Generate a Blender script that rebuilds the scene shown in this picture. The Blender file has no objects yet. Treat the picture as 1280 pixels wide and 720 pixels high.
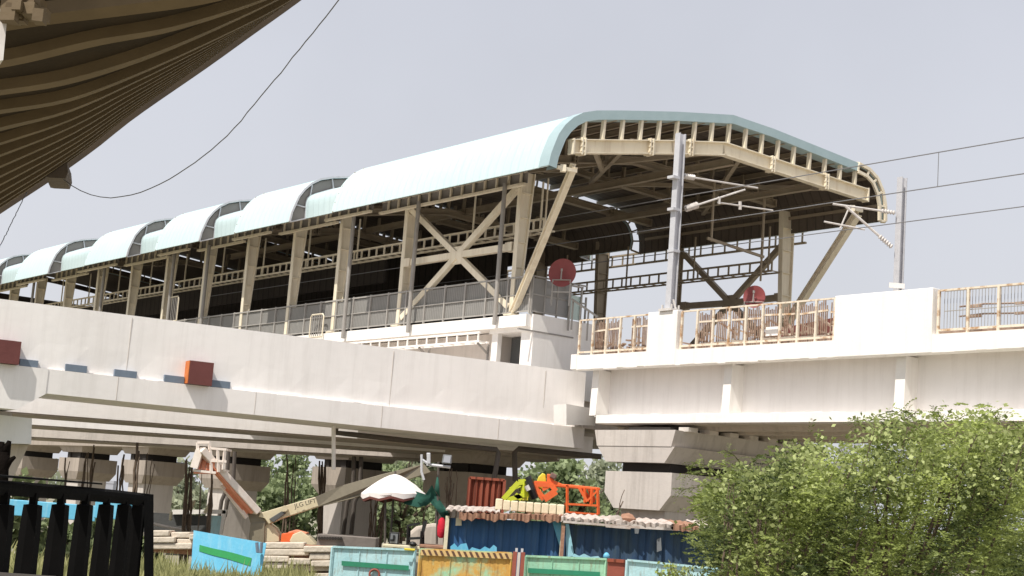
import bpy, bmesh, math, random
from math import sin, cos, tan, pi, radians, sqrt, atan2
from mathutils import Vector, Matrix
random.seed(7)
SC = bpy.context.scene
COL = SC.collection
# ------------------------------------------------------------------ camera model (survey of the site)
f = 1900.0; pit = radians(8.65); rol = 0.075
C0 = Vector((0, 0, 3.2))
FW = Vector((0, cos(pit), sin(pit))); _R = Vector((1, 0, 0)); _U = Vector((0, -sin(pit), cos(pit)))
RT = _R*cos(rol) + _U*sin(rol); UP = _U*cos(rol) - _R*sin(rol)
def ray(x, y): return FW + RT*((x-640)/f) + UP*((360-y)/f)
def PY(x, y, Y):
    d = ray(x, y); return C0 + d*(Y/d.y)
def PZ(x, y, z):
    d = ray(x, y); return C0 + d*((z-C0.z)/d.z)
_d = ray(-850, 540)
L = Vector((_d.x, _d.y, 0)).normalized(); G = Vector((L.y, -L.x, 0))
O = PY(645, 395, 56)
ZV = Vector((0, 0, 1))
def W(s, g, z): return O + L*s + G*g + ZV*z
def K(s, g, z): return W(s - 0.11*g, g, z)          # skewed frame of the station hall
def hitplane(x, y, P, n):
    d = ray(x, y); return C0 + d*((P-C0).dot(n)/d.dot(n))
def SG(x, y, g):
    P = hitplane(x, y, O+G*g, G); return (P-O).dot(L), P.z-O.z
_n = (G - L*0.11).cross(ZV).normalized()
def KF(x, y, s=-4.79):
    P = hitplane(x, y, K(s, 0, 0), _n); return (P-O).dot(G), P.z-O.z

# ------------------------------------------------------------------ materials
def mat(name, c1, c2=None, scale=1.5, rough=.75, bump=.15, bscale=12, streak=None, metal=0, mid=.5, width=.25, stretch=(1,1,1), sfreq=1, slo=.48):
    m = bpy.data.materials.new(name); m.use_nodes = True
    nt = m.node_tree; N = nt.nodes; Lk = nt.links
    b = N['Principled BSDF']; b.inputs['Roughness'].default_value = rough; b.inputs['Metallic'].default_value = metal
    if c2 is None: c2 = tuple(v*.78 for v in c1)
    geo = N.new('ShaderNodeNewGeometry')
    mp = N.new('ShaderNodeMapping'); mp.inputs['Scale'].default_value = stretch
    Lk.new(geo.outputs['Position'], mp.inputs['Vector'])
    nz = N.new('ShaderNodeTexNoise'); nz.inputs['Scale'].default_value = scale; nz.inputs['Detail'].default_value = 8; nz.inputs['Roughness'].default_value = .65
    Lk.new(mp.outputs[0], nz.inputs['Vector'])
    cr = N.new('ShaderNodeValToRGB'); cr.color_ramp.elements[0].position = mid-width; cr.color_ramp.elements[1].position = mid+width
    cr.color_ramp.elements[0].color = (*c2, 1); cr.color_ramp.elements[1].color = (*c1, 1)
    Lk.new(nz.outputs['Fac'], cr.inputs['Fac'])
    out = cr.outputs['Color']
    if streak:
        sc_, amt = streak
        mp2 = N.new('ShaderNodeMapping'); mp2.inputs['Scale'].default_value = (2.2*sfreq, 2.2*sfreq, .16*sfreq*(1 if sfreq == 1 else 2.2))
        Lk.new(geo.outputs['Position'], mp2.inputs['Vector'])
        n2 = N.new('ShaderNodeTexNoise'); n2.inputs['Scale'].default_value = 1.6; n2.inputs['Detail'].default_value = 9; n2.inputs['Roughness'].default_value = .7
        Lk.new(mp2.outputs[0], n2.inputs['Vector'])
        r2 = N.new('ShaderNodeValToRGB'); r2.color_ramp.elements[0].position = slo; r2.color_ramp.elements[1].position = slo+.22
        r2.color_ramp.elements[0].color = (0,0,0,1); r2.color_ramp.elements[1].color = (amt,amt,amt,1)
        Lk.new(n2.outputs['Fac'], r2.inputs['Fac'])
        mx = N.new('ShaderNodeMix'); mx.data_type = 'RGBA'; mx.inputs['B'].default_value = (*sc_, 1)
        Lk.new(r2.outputs['Color'], mx.inputs['Factor']); Lk.new(out, mx.inputs['A']); out = mx.outputs['Result']
    Lk.new(out, b.inputs['Base Color'])
    if bump:
        n3 = N.new('ShaderNodeTexNoise'); n3.inputs['Scale'].default_value = bscale; n3.inputs['Detail'].default_value = 6
        Lk.new(geo.outputs['Position'], n3.inputs['Vector'])
        bp = N.new('ShaderNodeBump'); bp.inputs['Strength'].default_value = bump; bp.inputs['Distance'].default_value = .05
        Lk.new(n3.outputs['Fac'], bp.inputs['Height']); Lk.new(bp.outputs[0], b.inputs['Normal'])
    return m
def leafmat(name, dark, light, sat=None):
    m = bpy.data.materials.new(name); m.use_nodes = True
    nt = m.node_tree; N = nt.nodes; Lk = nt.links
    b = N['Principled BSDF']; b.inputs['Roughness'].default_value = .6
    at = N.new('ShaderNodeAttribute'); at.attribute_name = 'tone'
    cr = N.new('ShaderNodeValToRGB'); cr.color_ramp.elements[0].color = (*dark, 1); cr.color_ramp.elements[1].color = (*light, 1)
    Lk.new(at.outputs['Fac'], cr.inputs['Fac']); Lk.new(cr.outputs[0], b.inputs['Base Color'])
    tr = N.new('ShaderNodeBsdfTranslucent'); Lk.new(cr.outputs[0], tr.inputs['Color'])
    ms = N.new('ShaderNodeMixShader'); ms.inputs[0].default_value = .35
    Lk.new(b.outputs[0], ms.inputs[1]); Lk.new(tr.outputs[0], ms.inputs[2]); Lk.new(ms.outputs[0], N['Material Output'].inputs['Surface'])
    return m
def ribmat(name, c1, c2, dirv, period, rough=.5, bump=.5, streak=None, metal=0, ribdark=.75, scale=.8):
    """sheet metal with ribs repeating along dirv"""
    m = mat(name, c1, c2, scale=scale, rough=rough, bump=0, streak=streak, metal=metal)
    nt = m.node_tree; N = nt.nodes; Lk = nt.links; b = N['Principled BSDF']
    geo = N.new('ShaderNodeNewGeometry'); dt = N.new('ShaderNodeVectorMath'); dt.operation = 'DOT_PRODUCT'
    dt.inputs[1].default_value = Vector(dirv)/period*2*pi
    Lk.new(geo.outputs['Position'], dt.inputs[0])
    sn = N.new('ShaderNodeMath'); sn.operation = 'SINE'; Lk.new(dt.outputs['Value'], sn.inputs[0])
    mr = N.new('ShaderNodeMapRange'); mr.inputs['From Min'].default_value = .3; mr.inputs['From Max'].default_value = 1
    Lk.new(sn.outputs[0], mr.inputs['Value'])
    bp = N.new('ShaderNodeBump'); bp.inputs['Strength'].default_value = bump; bp.inputs['Distance'].default_value = .04
    Lk.new(mr.outputs[0], bp.inputs['Height']); Lk.new(bp.outputs[0], b.inputs['Normal'])
    src = b.inputs['Base Color'].links[0].from_socket
    mx = N.new('ShaderNodeMix'); mx.data_type = 'RGBA'; mx.blend_type = 'MULTIPLY'; mx.inputs['B'].default_value = (ribdark, ribdark, ribdark, 1)
    pw = N.new('ShaderNodeMath'); pw.operation = 'POWER'; pw.inputs[1].default_value = 6; Lk.new(mr.outputs[0], pw.inputs[0])
    Lk.new(pw.outputs[0], mx.inputs['Factor']); Lk.new(src, mx.inputs['A']); Lk.new(mx.outputs['Result'], b.inputs['Base Color'])
    return m
M = {}
M['white'] = mat('white_paint', (.9,.87,.84), (.84,.81,.77), .6, .8, .12, 9, streak=((.55,.5,.45), .22))
M['whitewall'] = mat('whitewashed_concrete', (.93,.895,.875), (.84,.805,.785), .22, .85, .12, 4, streak=((.55,.51,.48), .22), mid=.47, width=.13)
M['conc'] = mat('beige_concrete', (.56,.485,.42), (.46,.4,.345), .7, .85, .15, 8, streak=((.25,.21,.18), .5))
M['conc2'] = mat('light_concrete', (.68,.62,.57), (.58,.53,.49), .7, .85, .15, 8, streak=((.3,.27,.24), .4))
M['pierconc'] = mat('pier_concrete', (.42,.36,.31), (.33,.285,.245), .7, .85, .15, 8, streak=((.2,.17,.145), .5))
M['pierlight'] = mat('pier_light_concrete', (.6,.55,.51), (.5,.46,.43), .7, .85, .15, 8, streak=((.26,.23,.2), .5))
M['coolwhite'] = mat('cool_white_concrete', (.8,.79,.79), (.72,.71,.71), .8, .8, .12, 8, streak=((.5,.48,.46), .25))
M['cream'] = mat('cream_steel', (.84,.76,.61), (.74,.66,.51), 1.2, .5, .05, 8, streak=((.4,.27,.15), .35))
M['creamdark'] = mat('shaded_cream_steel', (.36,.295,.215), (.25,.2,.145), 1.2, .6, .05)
M['railcream'] = mat('rusting_cream_rail', (.74,.65,.53), (.42,.25,.13), 4, .6, .1, mid=.43, width=.07)
M['rust'] = mat('rusty_bar', (.42,.32,.25), (.2,.11,.07), 3, .8, .2, mid=.5, width=.15)
M['roof'] = ribmat('pale_cyan_roof_sheet', (.555,.67,.69), (.49,.625,.65), L, .45, .5, .2, ribdark=.9, scale=.35, streak=((.6,.73,.73), .5))
M['rooftrim'] = mat('cyan_roof_trim', (.38,.49,.52), (.32,.43,.46), 2, .5, 0)
M['underroof'] = ribmat('shaded_brown_roof_underside', (.13,.103,.08), (.09,.072,.056), L, .45, .8, .5, ribdark=.6)  # albedo kept dark so the hall's inner shade sits in the colour
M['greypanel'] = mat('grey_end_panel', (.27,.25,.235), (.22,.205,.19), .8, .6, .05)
M['darkwall'] = ribmat('shaded_dark_brown_wall', (.06,.048,.04), (.035,.028,.024), L, .6, .9, .3, ribdark=.5)  # very dark colour carries the shade deep inside the hall
M['galv'] = mat('galvanised_steel', (.62,.62,.65), (.5,.5,.53), 3, .5, .05, metal=.2)
M['greypipe'] = mat('grey_pipe', (.34,.32,.3), (.27,.25,.23), 2, .6, .05)
M['darkpipe'] = mat('dark_drain_pipe', (.11,.09,.08), (.07,.06,.05), 2, .7, .05)
M['mesh'] = ribmat('grey_railing_mesh', (.34,.33,.31), (.27,.26,.245), L, .12, .6, .5, ribdark=.35)
M['railgrey'] = mat('grey_rail', (.4,.38,.35), (.3,.28,.26), 3, .5, .05)
M['reddisc'] = mat('faded_red_paint', (.27,.06,.06), (.22,.05,.05), 3, .6, .05)
M['maroon'] = mat('maroon_paint', (.17,.05,.045), (.13,.035,.03), 2, .6, .1)
M['sunlitorange'] = mat('sunlit_maroon_side', (.7,.2,.04), (.5,.13,.03), 3, .6, .1)  # sun on the maroon boxes' left side, put into the colour
M['blueslab'] = mat('blue_grey_slab', (.19,.24,.31), (.15,.19,.25), 3, .7, .1)
M['black'] = mat('shade_blackened_paint', (.006,.0055,.0055), (.003,.003,.003), 5, .95, .1)  # near-black so the canopy's shade on the balustrade is in the colour
M['black'].node_tree.nodes['Principled BSDF'].inputs['Specular IOR Level'].default_value = .08
M['bearing'] = mat('bearing_black', (.03,.025,.022), None, 5, .9, .1)
M['insul'] = mat('porcelain_insulator', (.7,.68,.66), (.5,.45,.42), 6, .35, 0)
M['wire'] = mat('wire_grey', (.2,.2,.21), None, 5, .6, 0)
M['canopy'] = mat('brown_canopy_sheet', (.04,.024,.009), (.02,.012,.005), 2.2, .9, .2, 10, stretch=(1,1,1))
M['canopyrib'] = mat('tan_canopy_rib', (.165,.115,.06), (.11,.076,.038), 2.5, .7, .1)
M['ground'] = mat('dusty_ground', (.34,.3,.24), (.2,.2,.12), .12, .95, .4, 3)
M['bankm'] = mat('grassy_soil', (.14,.16,.06), (.09,.1,.04), 1.2, .95, .4, 6)
M['bark'] = mat('brown_bark', (.12,.085,.06), (.06,.042,.03), 6, .9, .5, 20)
M['deadbark'] = mat('black_bark', (.008,.006,.005), None, 6, .95, .5, 20)
M['deadbark'].node_tree.nodes['Principled BSDF'].inputs['Specular IOR Level'].default_value = .05
M['blockwall'] = mat('pale_stone_blocks', (.72,.64,.54), (.55,.47,.38), 2.5, .85, .5, 9)
M['bluetin'] = ribmat('faded_blue_tin', (.03,.12,.3), (.02,.08,.2), (1,0,0), .2, .6, .4, streak=((.1,.18,.27), .5), ribdark=.8)
M['bluetin2'] = ribmat('grey_blue_tin', (.02,.065,.16), (.03,.055,.08), (1,0,0), .24, .7, .4, streak=((.07,.1,.1), .7), ribdark=.75, scale=1.1)
M['cyantin'] = mat('light_cyan_tin', (.42,.72,.8), (.3,.6,.72), 1.8, .5, .1, streak=((.2,.35,.4), .5))
M['skyblue'] = mat('sky_blue_sheet', (.14,.5,.72), (.12,.44,.66), 1.3, .5, .1, streak=((.4,.62,.7), .4), sfreq=3)
M['paleblue'] = mat('pale_blue_paint', (.5,.72,.76), (.36,.6,.66), 2.6, .6, .2, streak=((.24,.17,.1), .9), sfreq=3.5, slo=.52)
M['palegreen'] = mat('pale_green_paint', (.38,.66,.46), (.27,.55,.4), 2.6, .6, .2, streak=((.24,.14,.06), .9), sfreq=3.5, slo=.52)
M['oranged'] = mat('orange_rust_wash', (.34,.58,.38), (.58,.34,.08), 1.6, .7, .2, streak=((.28,.13,.04), .9), sfreq=3.5, slo=.5, mid=.52, width=.08)
M['green'] = mat('dark_green_band', (.02,.26,.14), (.03,.2,.12), 6, .6, .05)
M['greenbright'] = mat('bright_green_band', (.02,.32,.09), (.02,.26,.07), 6, .6, .05)
M['brickred'] = mat('brick_red_paint', (.32,.085,.055), (.25,.065,.045), 3, .7, .15)
M['rustred'] = ribmat('rust_red_sheet', (.32,.08,.04), (.24,.055,.03), (1,0,0), .25, .7, .7, ribdark=.45)
M['yellow'] = mat('yellow_paint', (.75,.62,.04), (.6,.5,.05), 4, .5, .1)
M['lime'] = mat('lime_yellow_paint', (.6,.66,.03), (.48,.52,.04), 4, .5, .1)
M['orange'] = mat('orange_paint', (.85,.16,.03), (.7,.11,.03), 4, .5, .1)
M['hazy'] = mat('hazard_yellow', (.72,.52,.25), (.55,.36,.14), 8, .7, .1)
M['hazb'] = mat('hazard_brown', (.12,.06,.035), None, 8, .7, .1)
M['tinroof'] = mat('whitish_roof_sheet', (.64,.6,.57), (.38,.28,.22), 2.5, .7, .25, 14)
M['rustroof'] = mat('rusted_roof_sheet', (.42,.24,.16), (.28,.14,.09), 4, .85, .3, 14)
M['umb'] = mat('white_umbrella_cloth', (.85,.8,.78), (.74,.66,.64), 3, .8, .1)
M['umbin'] = mat('maroon_cloth', (.16,.05,.04), None, 3, .9, .1)
M['netgreen'] = mat('dark_green_net', (.02,.1,.07), (.01,.06,.045), 6, .9, .3)
M['redcloth'] = mat('red_cloth', (.7,.02,.05), (.45,.01,.03), 8, .9, .3)
M['blackplastic'] = mat('black_plastic', (.02,.02,.02), None, 5, .4, 0)
M['greyplastic'] = mat('grey_plastic', (.2,.21,.22), None, 5, .4, 0)
M['boomcream'] = mat('cream_machine_paint', (.66,.58,.4), (.56,.48,.33), 3, .5, .1)
M['boomolive'] = mat('olive_and_shaded_paint', (.24,.21,.15), (.18,.155,.11), 3, .5, .1)
M['boomwhite'] = mat('white_machine_paint', (.85,.78,.72), (.72,.6,.52), 4, .5, .1)
M['boomorange'] = mat('faded_orange_paint', (.75,.3,.18), (.6,.22,.12), 4, .5, .1)
M['creamblock'] = mat('cream_block', (.74,.68,.5), (.64,.57,.4), 4, .8, .2)
M['darkgrey'] = mat('dark_grey_panel', (.1,.1,.1), (.07,.075,.075), 2, .8, .2)
M['greyslab'] = mat('grey_slab', (.22,.19,.17), (.17,.145,.13), 2, .85, .2)
M['farwhite'] = mat('far_hazed_white', (.7,.7,.74), (.6,.6,.65), .3, .9, 0)  # distance haze put into these pale far building colours
M['fargrey'] = mat('far_hazed_grey', (.42,.43,.48), (.36,.37,.42), .3, .9, 0)
M['farwin'] = mat('far_hazed_window', (.2,.22,.26), None, .3, .5, 0)
M['glass'] = mat('pale_green_glass', (.5,.62,.58), (.45,.56,.53), 1, .15, 0)
M['wirebrown'] = mat('dry_stem', (.17,.125,.09), (.09,.065,.05), 6, .95, .3)
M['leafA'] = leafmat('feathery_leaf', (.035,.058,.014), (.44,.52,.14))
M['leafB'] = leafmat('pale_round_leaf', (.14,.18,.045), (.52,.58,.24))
M['leafC'] = leafmat('far_hazed_leaf', (.1,.14,.06), (.36,.43,.22))  # lightened and greyed, haze put into the leaf colour
M['leafD'] = leafmat('hazy_leaf', (.17,.2,.13), (.46,.49,.34))
M['grass'] = leafmat('tall_grass', (.14,.15,.05), (.55,.53,.24))
M['stone'] = mat('loose_stone', (.42,.38,.34), (.3,.26,.23), 6, .9, .4)

# ------------------------------------------------------------------ mesh builder
class MB:
    def __init__(s): s.v = []; s.f = []; s.t = []
    def add(s, vs, fs, tone=None):
        n = len(s.v); s.v += [Vector(v) for v in vs]; s.f += [tuple(i+n for i in q) for q in fs]
        if tone is not None: s.t += [tone]*len(fs)
        return s
    def box8(s, p):   # p: 4 bottom, 4 top
        return s.add(p, [(0,3,2,1),(4,5,6,7),(0,1,5,4),(1,2,6,5),(2,3,7,6),(3,0,4,7)])
    def box(s, c, e, ax=None):  # centre, full sizes, axes
        c = Vector(c); a = ax or (Vector((1,0,0)), Vector((0,1,0)), Vector((0,0,1)))
        x, y, z = [a[i]*(e[i]/2) for i in range(3)]
        return s.box8([c-x-y-z, c+x-y-z, c+x+y-z, c-x+y-z, c-x-y+z, c+x-y+z, c+x+y+z, c-x+y+z])
    def prism(s, poly, ext):
        ext = Vector(ext); n = len(poly); P = [Vector(p) for p in poly]
        vs = P + [p+ext for p in P]
        return s.add(vs, [tuple(range(n))[::-1], tuple(range(n, 2*n))] + [(i, (i+1) % n, (i+1) % n+n, i+n) for i in range(n)])
    def bar(s, a, b, w, h=None, up=ZV):
        a = Vector(a); b = Vector(b); h = h or w; d = (b-a)
        if d.length < 1e-6: return s
        d.normalize()
        if abs(d.dot(up)) > .98: up = Vector((G.x, G.y, 0))
        x = d.cross(up).normalized()*(w/2); y = x.cross(d).normalized()*(h/2)
        return s.box8([a-x-y, a+x-y, b+x-y, b-x-y, a-x+y, a+x+y, b+x+y, b-x+y])
    def ibeam(s, a, b, w, h, t=.03, up=ZV):
        a = Vector(a); b = Vector(b); d = (b-a).normalized()
        if abs(d.dot(up)) > .98: up = Vector((G.x, G.y, 0))
        x = d.cross(up).normalized(); y = x.cross(d).normalized()
        s.bar(a+y*(h/2-t/2), b+y*(h/2-t/2), w, t, up); s.bar(a-y*(h/2-t/2), b-y*(h/2-t/2), w, t, up)
        s.bar(a, b, t, h-2*t, up); return s
    def tube(s, pts, r, n=8, closed=True):
        pts = [Vector(p) for p in pts]; rs = r if isinstance(r, (list, tuple)) else [r]*len(pts)
        base = len(s.v); prev = None
        for i, p in enumerate(pts):
            d = (pts[min(i+1, len(pts)-1)] - pts[max(i-1, 0)]).normalized()
            if prev is None:
                u = Vector((0,0,1)) if abs(d.z) < .9 else Vector((1,0,0)); x = d.cross(u).normalized()
            else: x = (prev - d*prev.dot(d)).normalized()
            prev = x; y = d.cross(x)
            for k in range(n):
                a = 2*pi*k/n; s.v.append(p + (x*cos(a)+y*sin(a))*rs[i])
        for i in range(len(pts)-1):
            for k in range(n):
                a = base+i*n+k; b = base+i*n+(k+1) % n; s.f.append((a, b, b+n, a+n))
        if closed:
            s.f.append(tuple(base+k for k in range(n))[::-1]); e = base+(len(pts)-1)*n; s.f.append(tuple(e+k for k in range(n)))
        return s
    def grid(s, rows):
        n = len(s.v); m = len(rows[0]); s.v += [Vector(p) for r in rows for p in r]
        for i in range(len(rows)-1):
            for j in range(m-1): s.f.append((n+i*m+j, n+i*m+j+1, n+(i+1)*m+j+1, n+(i+1)*m+j))
        return s
    def lathe(s, base, prof, n=16):
        base = Vector(base); rows = []
        for r, z in prof: rows.append([base + Vector((r*cos(2*pi*k/n), r*sin(2*pi*k/n), z)) for k in range(n+1)])
        return s.grid(rows)
    def ball(s, c, r, n=8, sq=(1,1,1), jit=0):
        c = Vector(c); rows = []
        for i in range(n//2+1):
            a = pi*i/(n//2)
            rows.append([c + Vector((sin(a)*cos(2*pi*k/n)*sq[0], sin(a)*sin(2*pi*k/n)*sq[1], -cos(a)*sq[2]))*r*(1+jit*sin(k*2.3+i*1.7)) for k in range(n+1)])
        return s.grid(rows)
    def build(s, name, m, parent=None, smooth=False, loc=None, bevel=0):
        me = bpy.data.meshes.new(name)
        org = parent_world(parent) if parent else (Vector(loc) if loc is not None else base_of(s.v))
        me.from_pydata([v-org for v in s.v], [], s.f); me.update()
        if s.t and len(s.t) == len(s.f):
            at = me.attributes.new('tone', 'FLOAT', 'FACE'); at.data.foreach_set('value', s.t)
        if smooth:
            for p in me.polygons: p.use_smooth = True
            if smooth != 'all':
                try: me.set_sharp_from_angle(angle=radians(40))
                except Exception: pass
        me.materials.append(M[m] if isinstance(m, str) else m)
        o = bpy.data.objects.new(name, me); COL.objects.link(o)
        if parent: o.parent = parent
        else: o.location = org
        if bevel:
            bv = o.modifiers.new('bevel', 'BEVEL'); bv.width = bevel; bv.segments = 2; bv.limit_method = 'ANGLE'
        return o
def base_of(v):
    xs = [p.x for p in v]; ys = [p.y for p in v]; zs = [p.z for p in v]
    return Vector(((min(xs)+max(xs))/2, (min(ys)+max(ys))/2, min(zs)))
def parent_world(o):
    w = Vector((0,0,0))
    while o: w = w + Vector(o.location); o = o.parent
    return w
def tag(o, label=None, cat=None, group=None, kind=None):
    if label: o['label'] = label
    if cat: o['category'] = cat
    if group: o['group'] = group
    if kind: o['kind'] = kind
    return o
def thing(name, label, cat, loc, group=None):
    o = bpy.data.objects.new(name, None); COL.objects.link(o); o.location = Vector(loc); o.empty_display_size = .3
    return tag(o, label, cat, group)
def dup(root, delta, label=None, group=None):
    r = root.copy(); COL.objects.link(r); r.location = Vector(root.location)+Vector(delta)
    if label: r['label'] = label
    if group: r['group'] = group
    for ch in [c for c in bpy.data.objects if c.parent == root]:
        c = ch.copy(); COL.objects.link(c); c.parent = r
        for g_ in [q for q in bpy.data.objects if q.parent == ch]:
            d = g_.copy(); COL.objects.link(d); d.parent = c
    return r
def duppart(o, delta):
    c = o.copy(); COL.objects.link(c); c.location = Vector(o.location)+Vector(delta); return c
def boxp(mb, x0, y0, x1, y1, Y, dep):
    """upright block whose front face spans the surveyed rectangle at distance Y"""
    cx, cy = (x0+x1)/2, (y0+y1)/2; a = PY(x0, cy, Y); b = PY(x1, cy, Y); t = PY(cx, y0, Y); u = PY(cx, y1, Y)
    return mb.box(((a.x+b.x)/2, Y+dep/2, (t.z+u.z)/2), (b.x-a.x, dep, t.z-u.z))

# ------------------------------------------------------------------ world, sun, camera
wd = bpy.data.worlds.new("World"); SC.world = wd; wd.use_nodes = True
wn = wd.node_tree.nodes; wl = wd.node_tree.links
bg = wn['Background']; sky = wn.new('ShaderNodeTexSky'); sky.sky_type = 'NISHITA'; sky.sun_disc = False
SUN_D = Vector((-.64, -.77, 0)).normalized(); EL = radians(57)
tosun = Vector((SUN_D.x*cos(EL), SUN_D.y*cos(EL), sin(EL)))
sky.sun_elevation = EL; sky.sun_rotation = atan2(SUN_D.x, SUN_D.y); sky.dust_density = 4; sky.air_density = 1.5
bg.inputs['Strength'].default_value = .1
hz = wn.new('ShaderNodeMix'); hz.data_type = 'RGBA'; hz.inputs['Factor'].default_value = .86; hz.inputs['B'].default_value = (6.0,5.95,6.75,1)
tcn = wn.new('ShaderNodeTexCoord'); sep = wn.new('ShaderNodeSeparateXYZ'); wl.new(tcn.outputs['Generated'], sep.inputs[0])
rp = wn.new('ShaderNodeValToRGB'); rp.color_ramp.elements[0].position = 0; rp.color_ramp.elements[0].color = (8.1,8.2,8.75,1)
rp.color_ramp.elements[1].position = .42; rp.color_ramp.elements[1].color = (6.6,6.75,7.5,1)
wl.new(sep.outputs['Z'], rp.inputs[0])
cln = wn.new('ShaderNodeTexNoise'); cln.inputs['Scale'].default_value = 2.4; cln.inputs['Detail'].default_value = 5; wl.new(tcn.outputs['Generated'], cln.inputs['Vector'])
cm = wn.new('ShaderNodeMapRange'); cm.inputs['From Min'].default_value = .3; cm.inputs['From Max'].default_value = .7; cm.inputs['To Min'].default_value = .93; cm.inputs['To Max'].default_value = 1.07
wl.new(cln.outputs['Fac'], cm.inputs['Value'])
vm = wn.new('ShaderNodeVectorMath'); vm.operation = 'SCALE'; wl.new(rp.outputs[0], vm.inputs[0]); wl.new(cm.outputs[0], vm.inputs['Scale'])
wl.new(sky.outputs[0], hz.inputs['A']); wl.new(vm.outputs[0], hz.inputs['B']); wl.new(hz.outputs['Result'], bg.inputs['Color'])
sl = bpy.data.lights.new('sun', 'SUN'); sl.energy = 5.0; sl.angle = radians(.6); sl.color = (1,.95,.86)
so = bpy.data.objects.new('sun', sl); COL.objects.link(so); so.rotation_euler = tosun.to_track_quat('Z', 'Y').to_euler(); so.location = (-20,-20,40)
cd = bpy.data.cameras.new('camera'); cam = bpy.data.objects.new('camera', cd); COL.objects.link(cam)
cam.matrix_world = Matrix(((RT.x, UP.x, -FW.x, C0.x), (RT.y, UP.y, -FW.y, C0.y), (RT.z, UP.z, -FW.z, C0.z), (0,0,0,1)))
cd.sensor_width = 36; cd.lens = f*36/1280; cd.clip_end = 6000; cd.clip_start = .1
SC.camera = cam
SC.view_settings.view_transform = 'Standard'; SC.view_settings.look = 'None'; SC.view_settings.exposure = 0

# ------------------------------------------------------------------ setting
g_ = MB(); n = 60
g_.grid([[(-3000+6000*i/n, -300+5300*j/n, 0) for i in range(n+1)] for j in range(n+1)])
tag(g_.build('ground', 'ground', loc=(0,0,0)), kind='structure')
bk = MB(); rows = []
for j in range(13):
    Y = 33+j*.9
    rows.append([Vector((X, Y, max(-.05, .95*min(1, j/3)*min(1, (12-j)/2.0)*min(1, (-2.2-X)/1.5) + .08*sin(X*3+j)))) for X in [-22+i*.5 for i in range(42)]])
bk.grid(rows); tag(bk.build('grass_bank', 'bankm', smooth=True, loc=(0,0,0)), kind='structure')

# ------------------------------------------------------------------ metro station hall
M['mesh'].node_tree.nodes['Principled BSDF'].inputs['Alpha'].default_value = .78
ST = thing('metro_station', 'elevated metro station hall with pale cyan barrel roof and open steel gable facing the viaduct', 'station', O)
gw = 13.2
outp = [(685,207),(688,193),(693,180),(698,168),(706,157),(716,148),(728,142),(745,139.5),(775,139.5),(845,141),(915,145),(965,162),(1020,184),(1072,205),(1085,212),(1095,223),(1102,240),(1105,258),(1105,277)]
PR = [KF(x, y) for x, y in outp]                       # raised profile (g, z)
gm = (PR[0][0]+PR[-1][0])/2
def inset(P, d):
    out = []
    for i, (g, z) in enumerate(P):
        a = P[max(i-1, 0)]; b = P[min(i+1, len(P)-1)]; t = Vector((b[0]-a[0], b[1]-a[1])).normalized()
        out.append((g + t.y*d, z - t.x*d))
    return out
def shell(P, s0, s1, th, name, m, parent):
    I = inset(P, th); mb = MB()
    mb.grid([[K(s0, g, z) for g, z in P], [K(s1, g, z) for g, z in P]][::-1])
    mb.grid([[K(s0, g, z) for g, z in I], [K(s1, g, z) for g, z in I]])
    for s in (s0, s1): mb.grid([[K(s, g, z) for g, z in P], [K(s, g, z) for g, z in I]])
    for q in (0, -1): mb.grid([[K(s0, *P[q]), K(s1, *P[q])], [K(s0, *I[q]), K(s1, *I[q])]])
    return mb.build(name, m, parent, smooth=True)
def tipS(px, py): return SG(px, py, PR[0][0])[0]+.11*PR[0][0]
raised = [(-4.79, tipS(414,267)), (tipS(362,277), tipS(292,291)), (tipS(249,302), tipS(193,313)), (tipS(158,323), tipS(105,332)), (tipS(60,342), tipS(18,350))]
raised += [(raised[4][1]+4.4, raised[4][1]+10), (raised[4][1]+14.4, raised[4][1]+20)]
lows = [(raised[i][1]-.1, raised[i+1][0]+.1) for i in range(6)]
LO = inset(PR, .5); _lp = [KF(x, y, raised[1][0]) for x, y in ((382.5,273),(382.8,266),(383,259),(383.4,253),(385,248),(388.5,244.5),(395,242))]
LO = _lp + [p for p in LO[7:] if p[0] > _lp[-1][0]+.3]; LO = LO + [LO[-1]]*0
while len(LO) < len(PR): LO.insert(8, ((LO[7][0]+LO[8][0])/2, (LO[7][1]+LO[8][1])/2))
LO = LO[:len(PR)]; LO[-1] = (LO[-1][0]-.1, PR[-1][1]+.1)
def open_end(mb, s, nn=None):
    n_ = len(PR)
    for i in range(n_):
        mb.bar(K(s, *PR[i]), K(s, *LO[i]), .07, .07)
        if i: mb.bar(K(s, *LO[i-1]), K(s, *LO[i]), .05, .05)
    return mb
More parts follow.
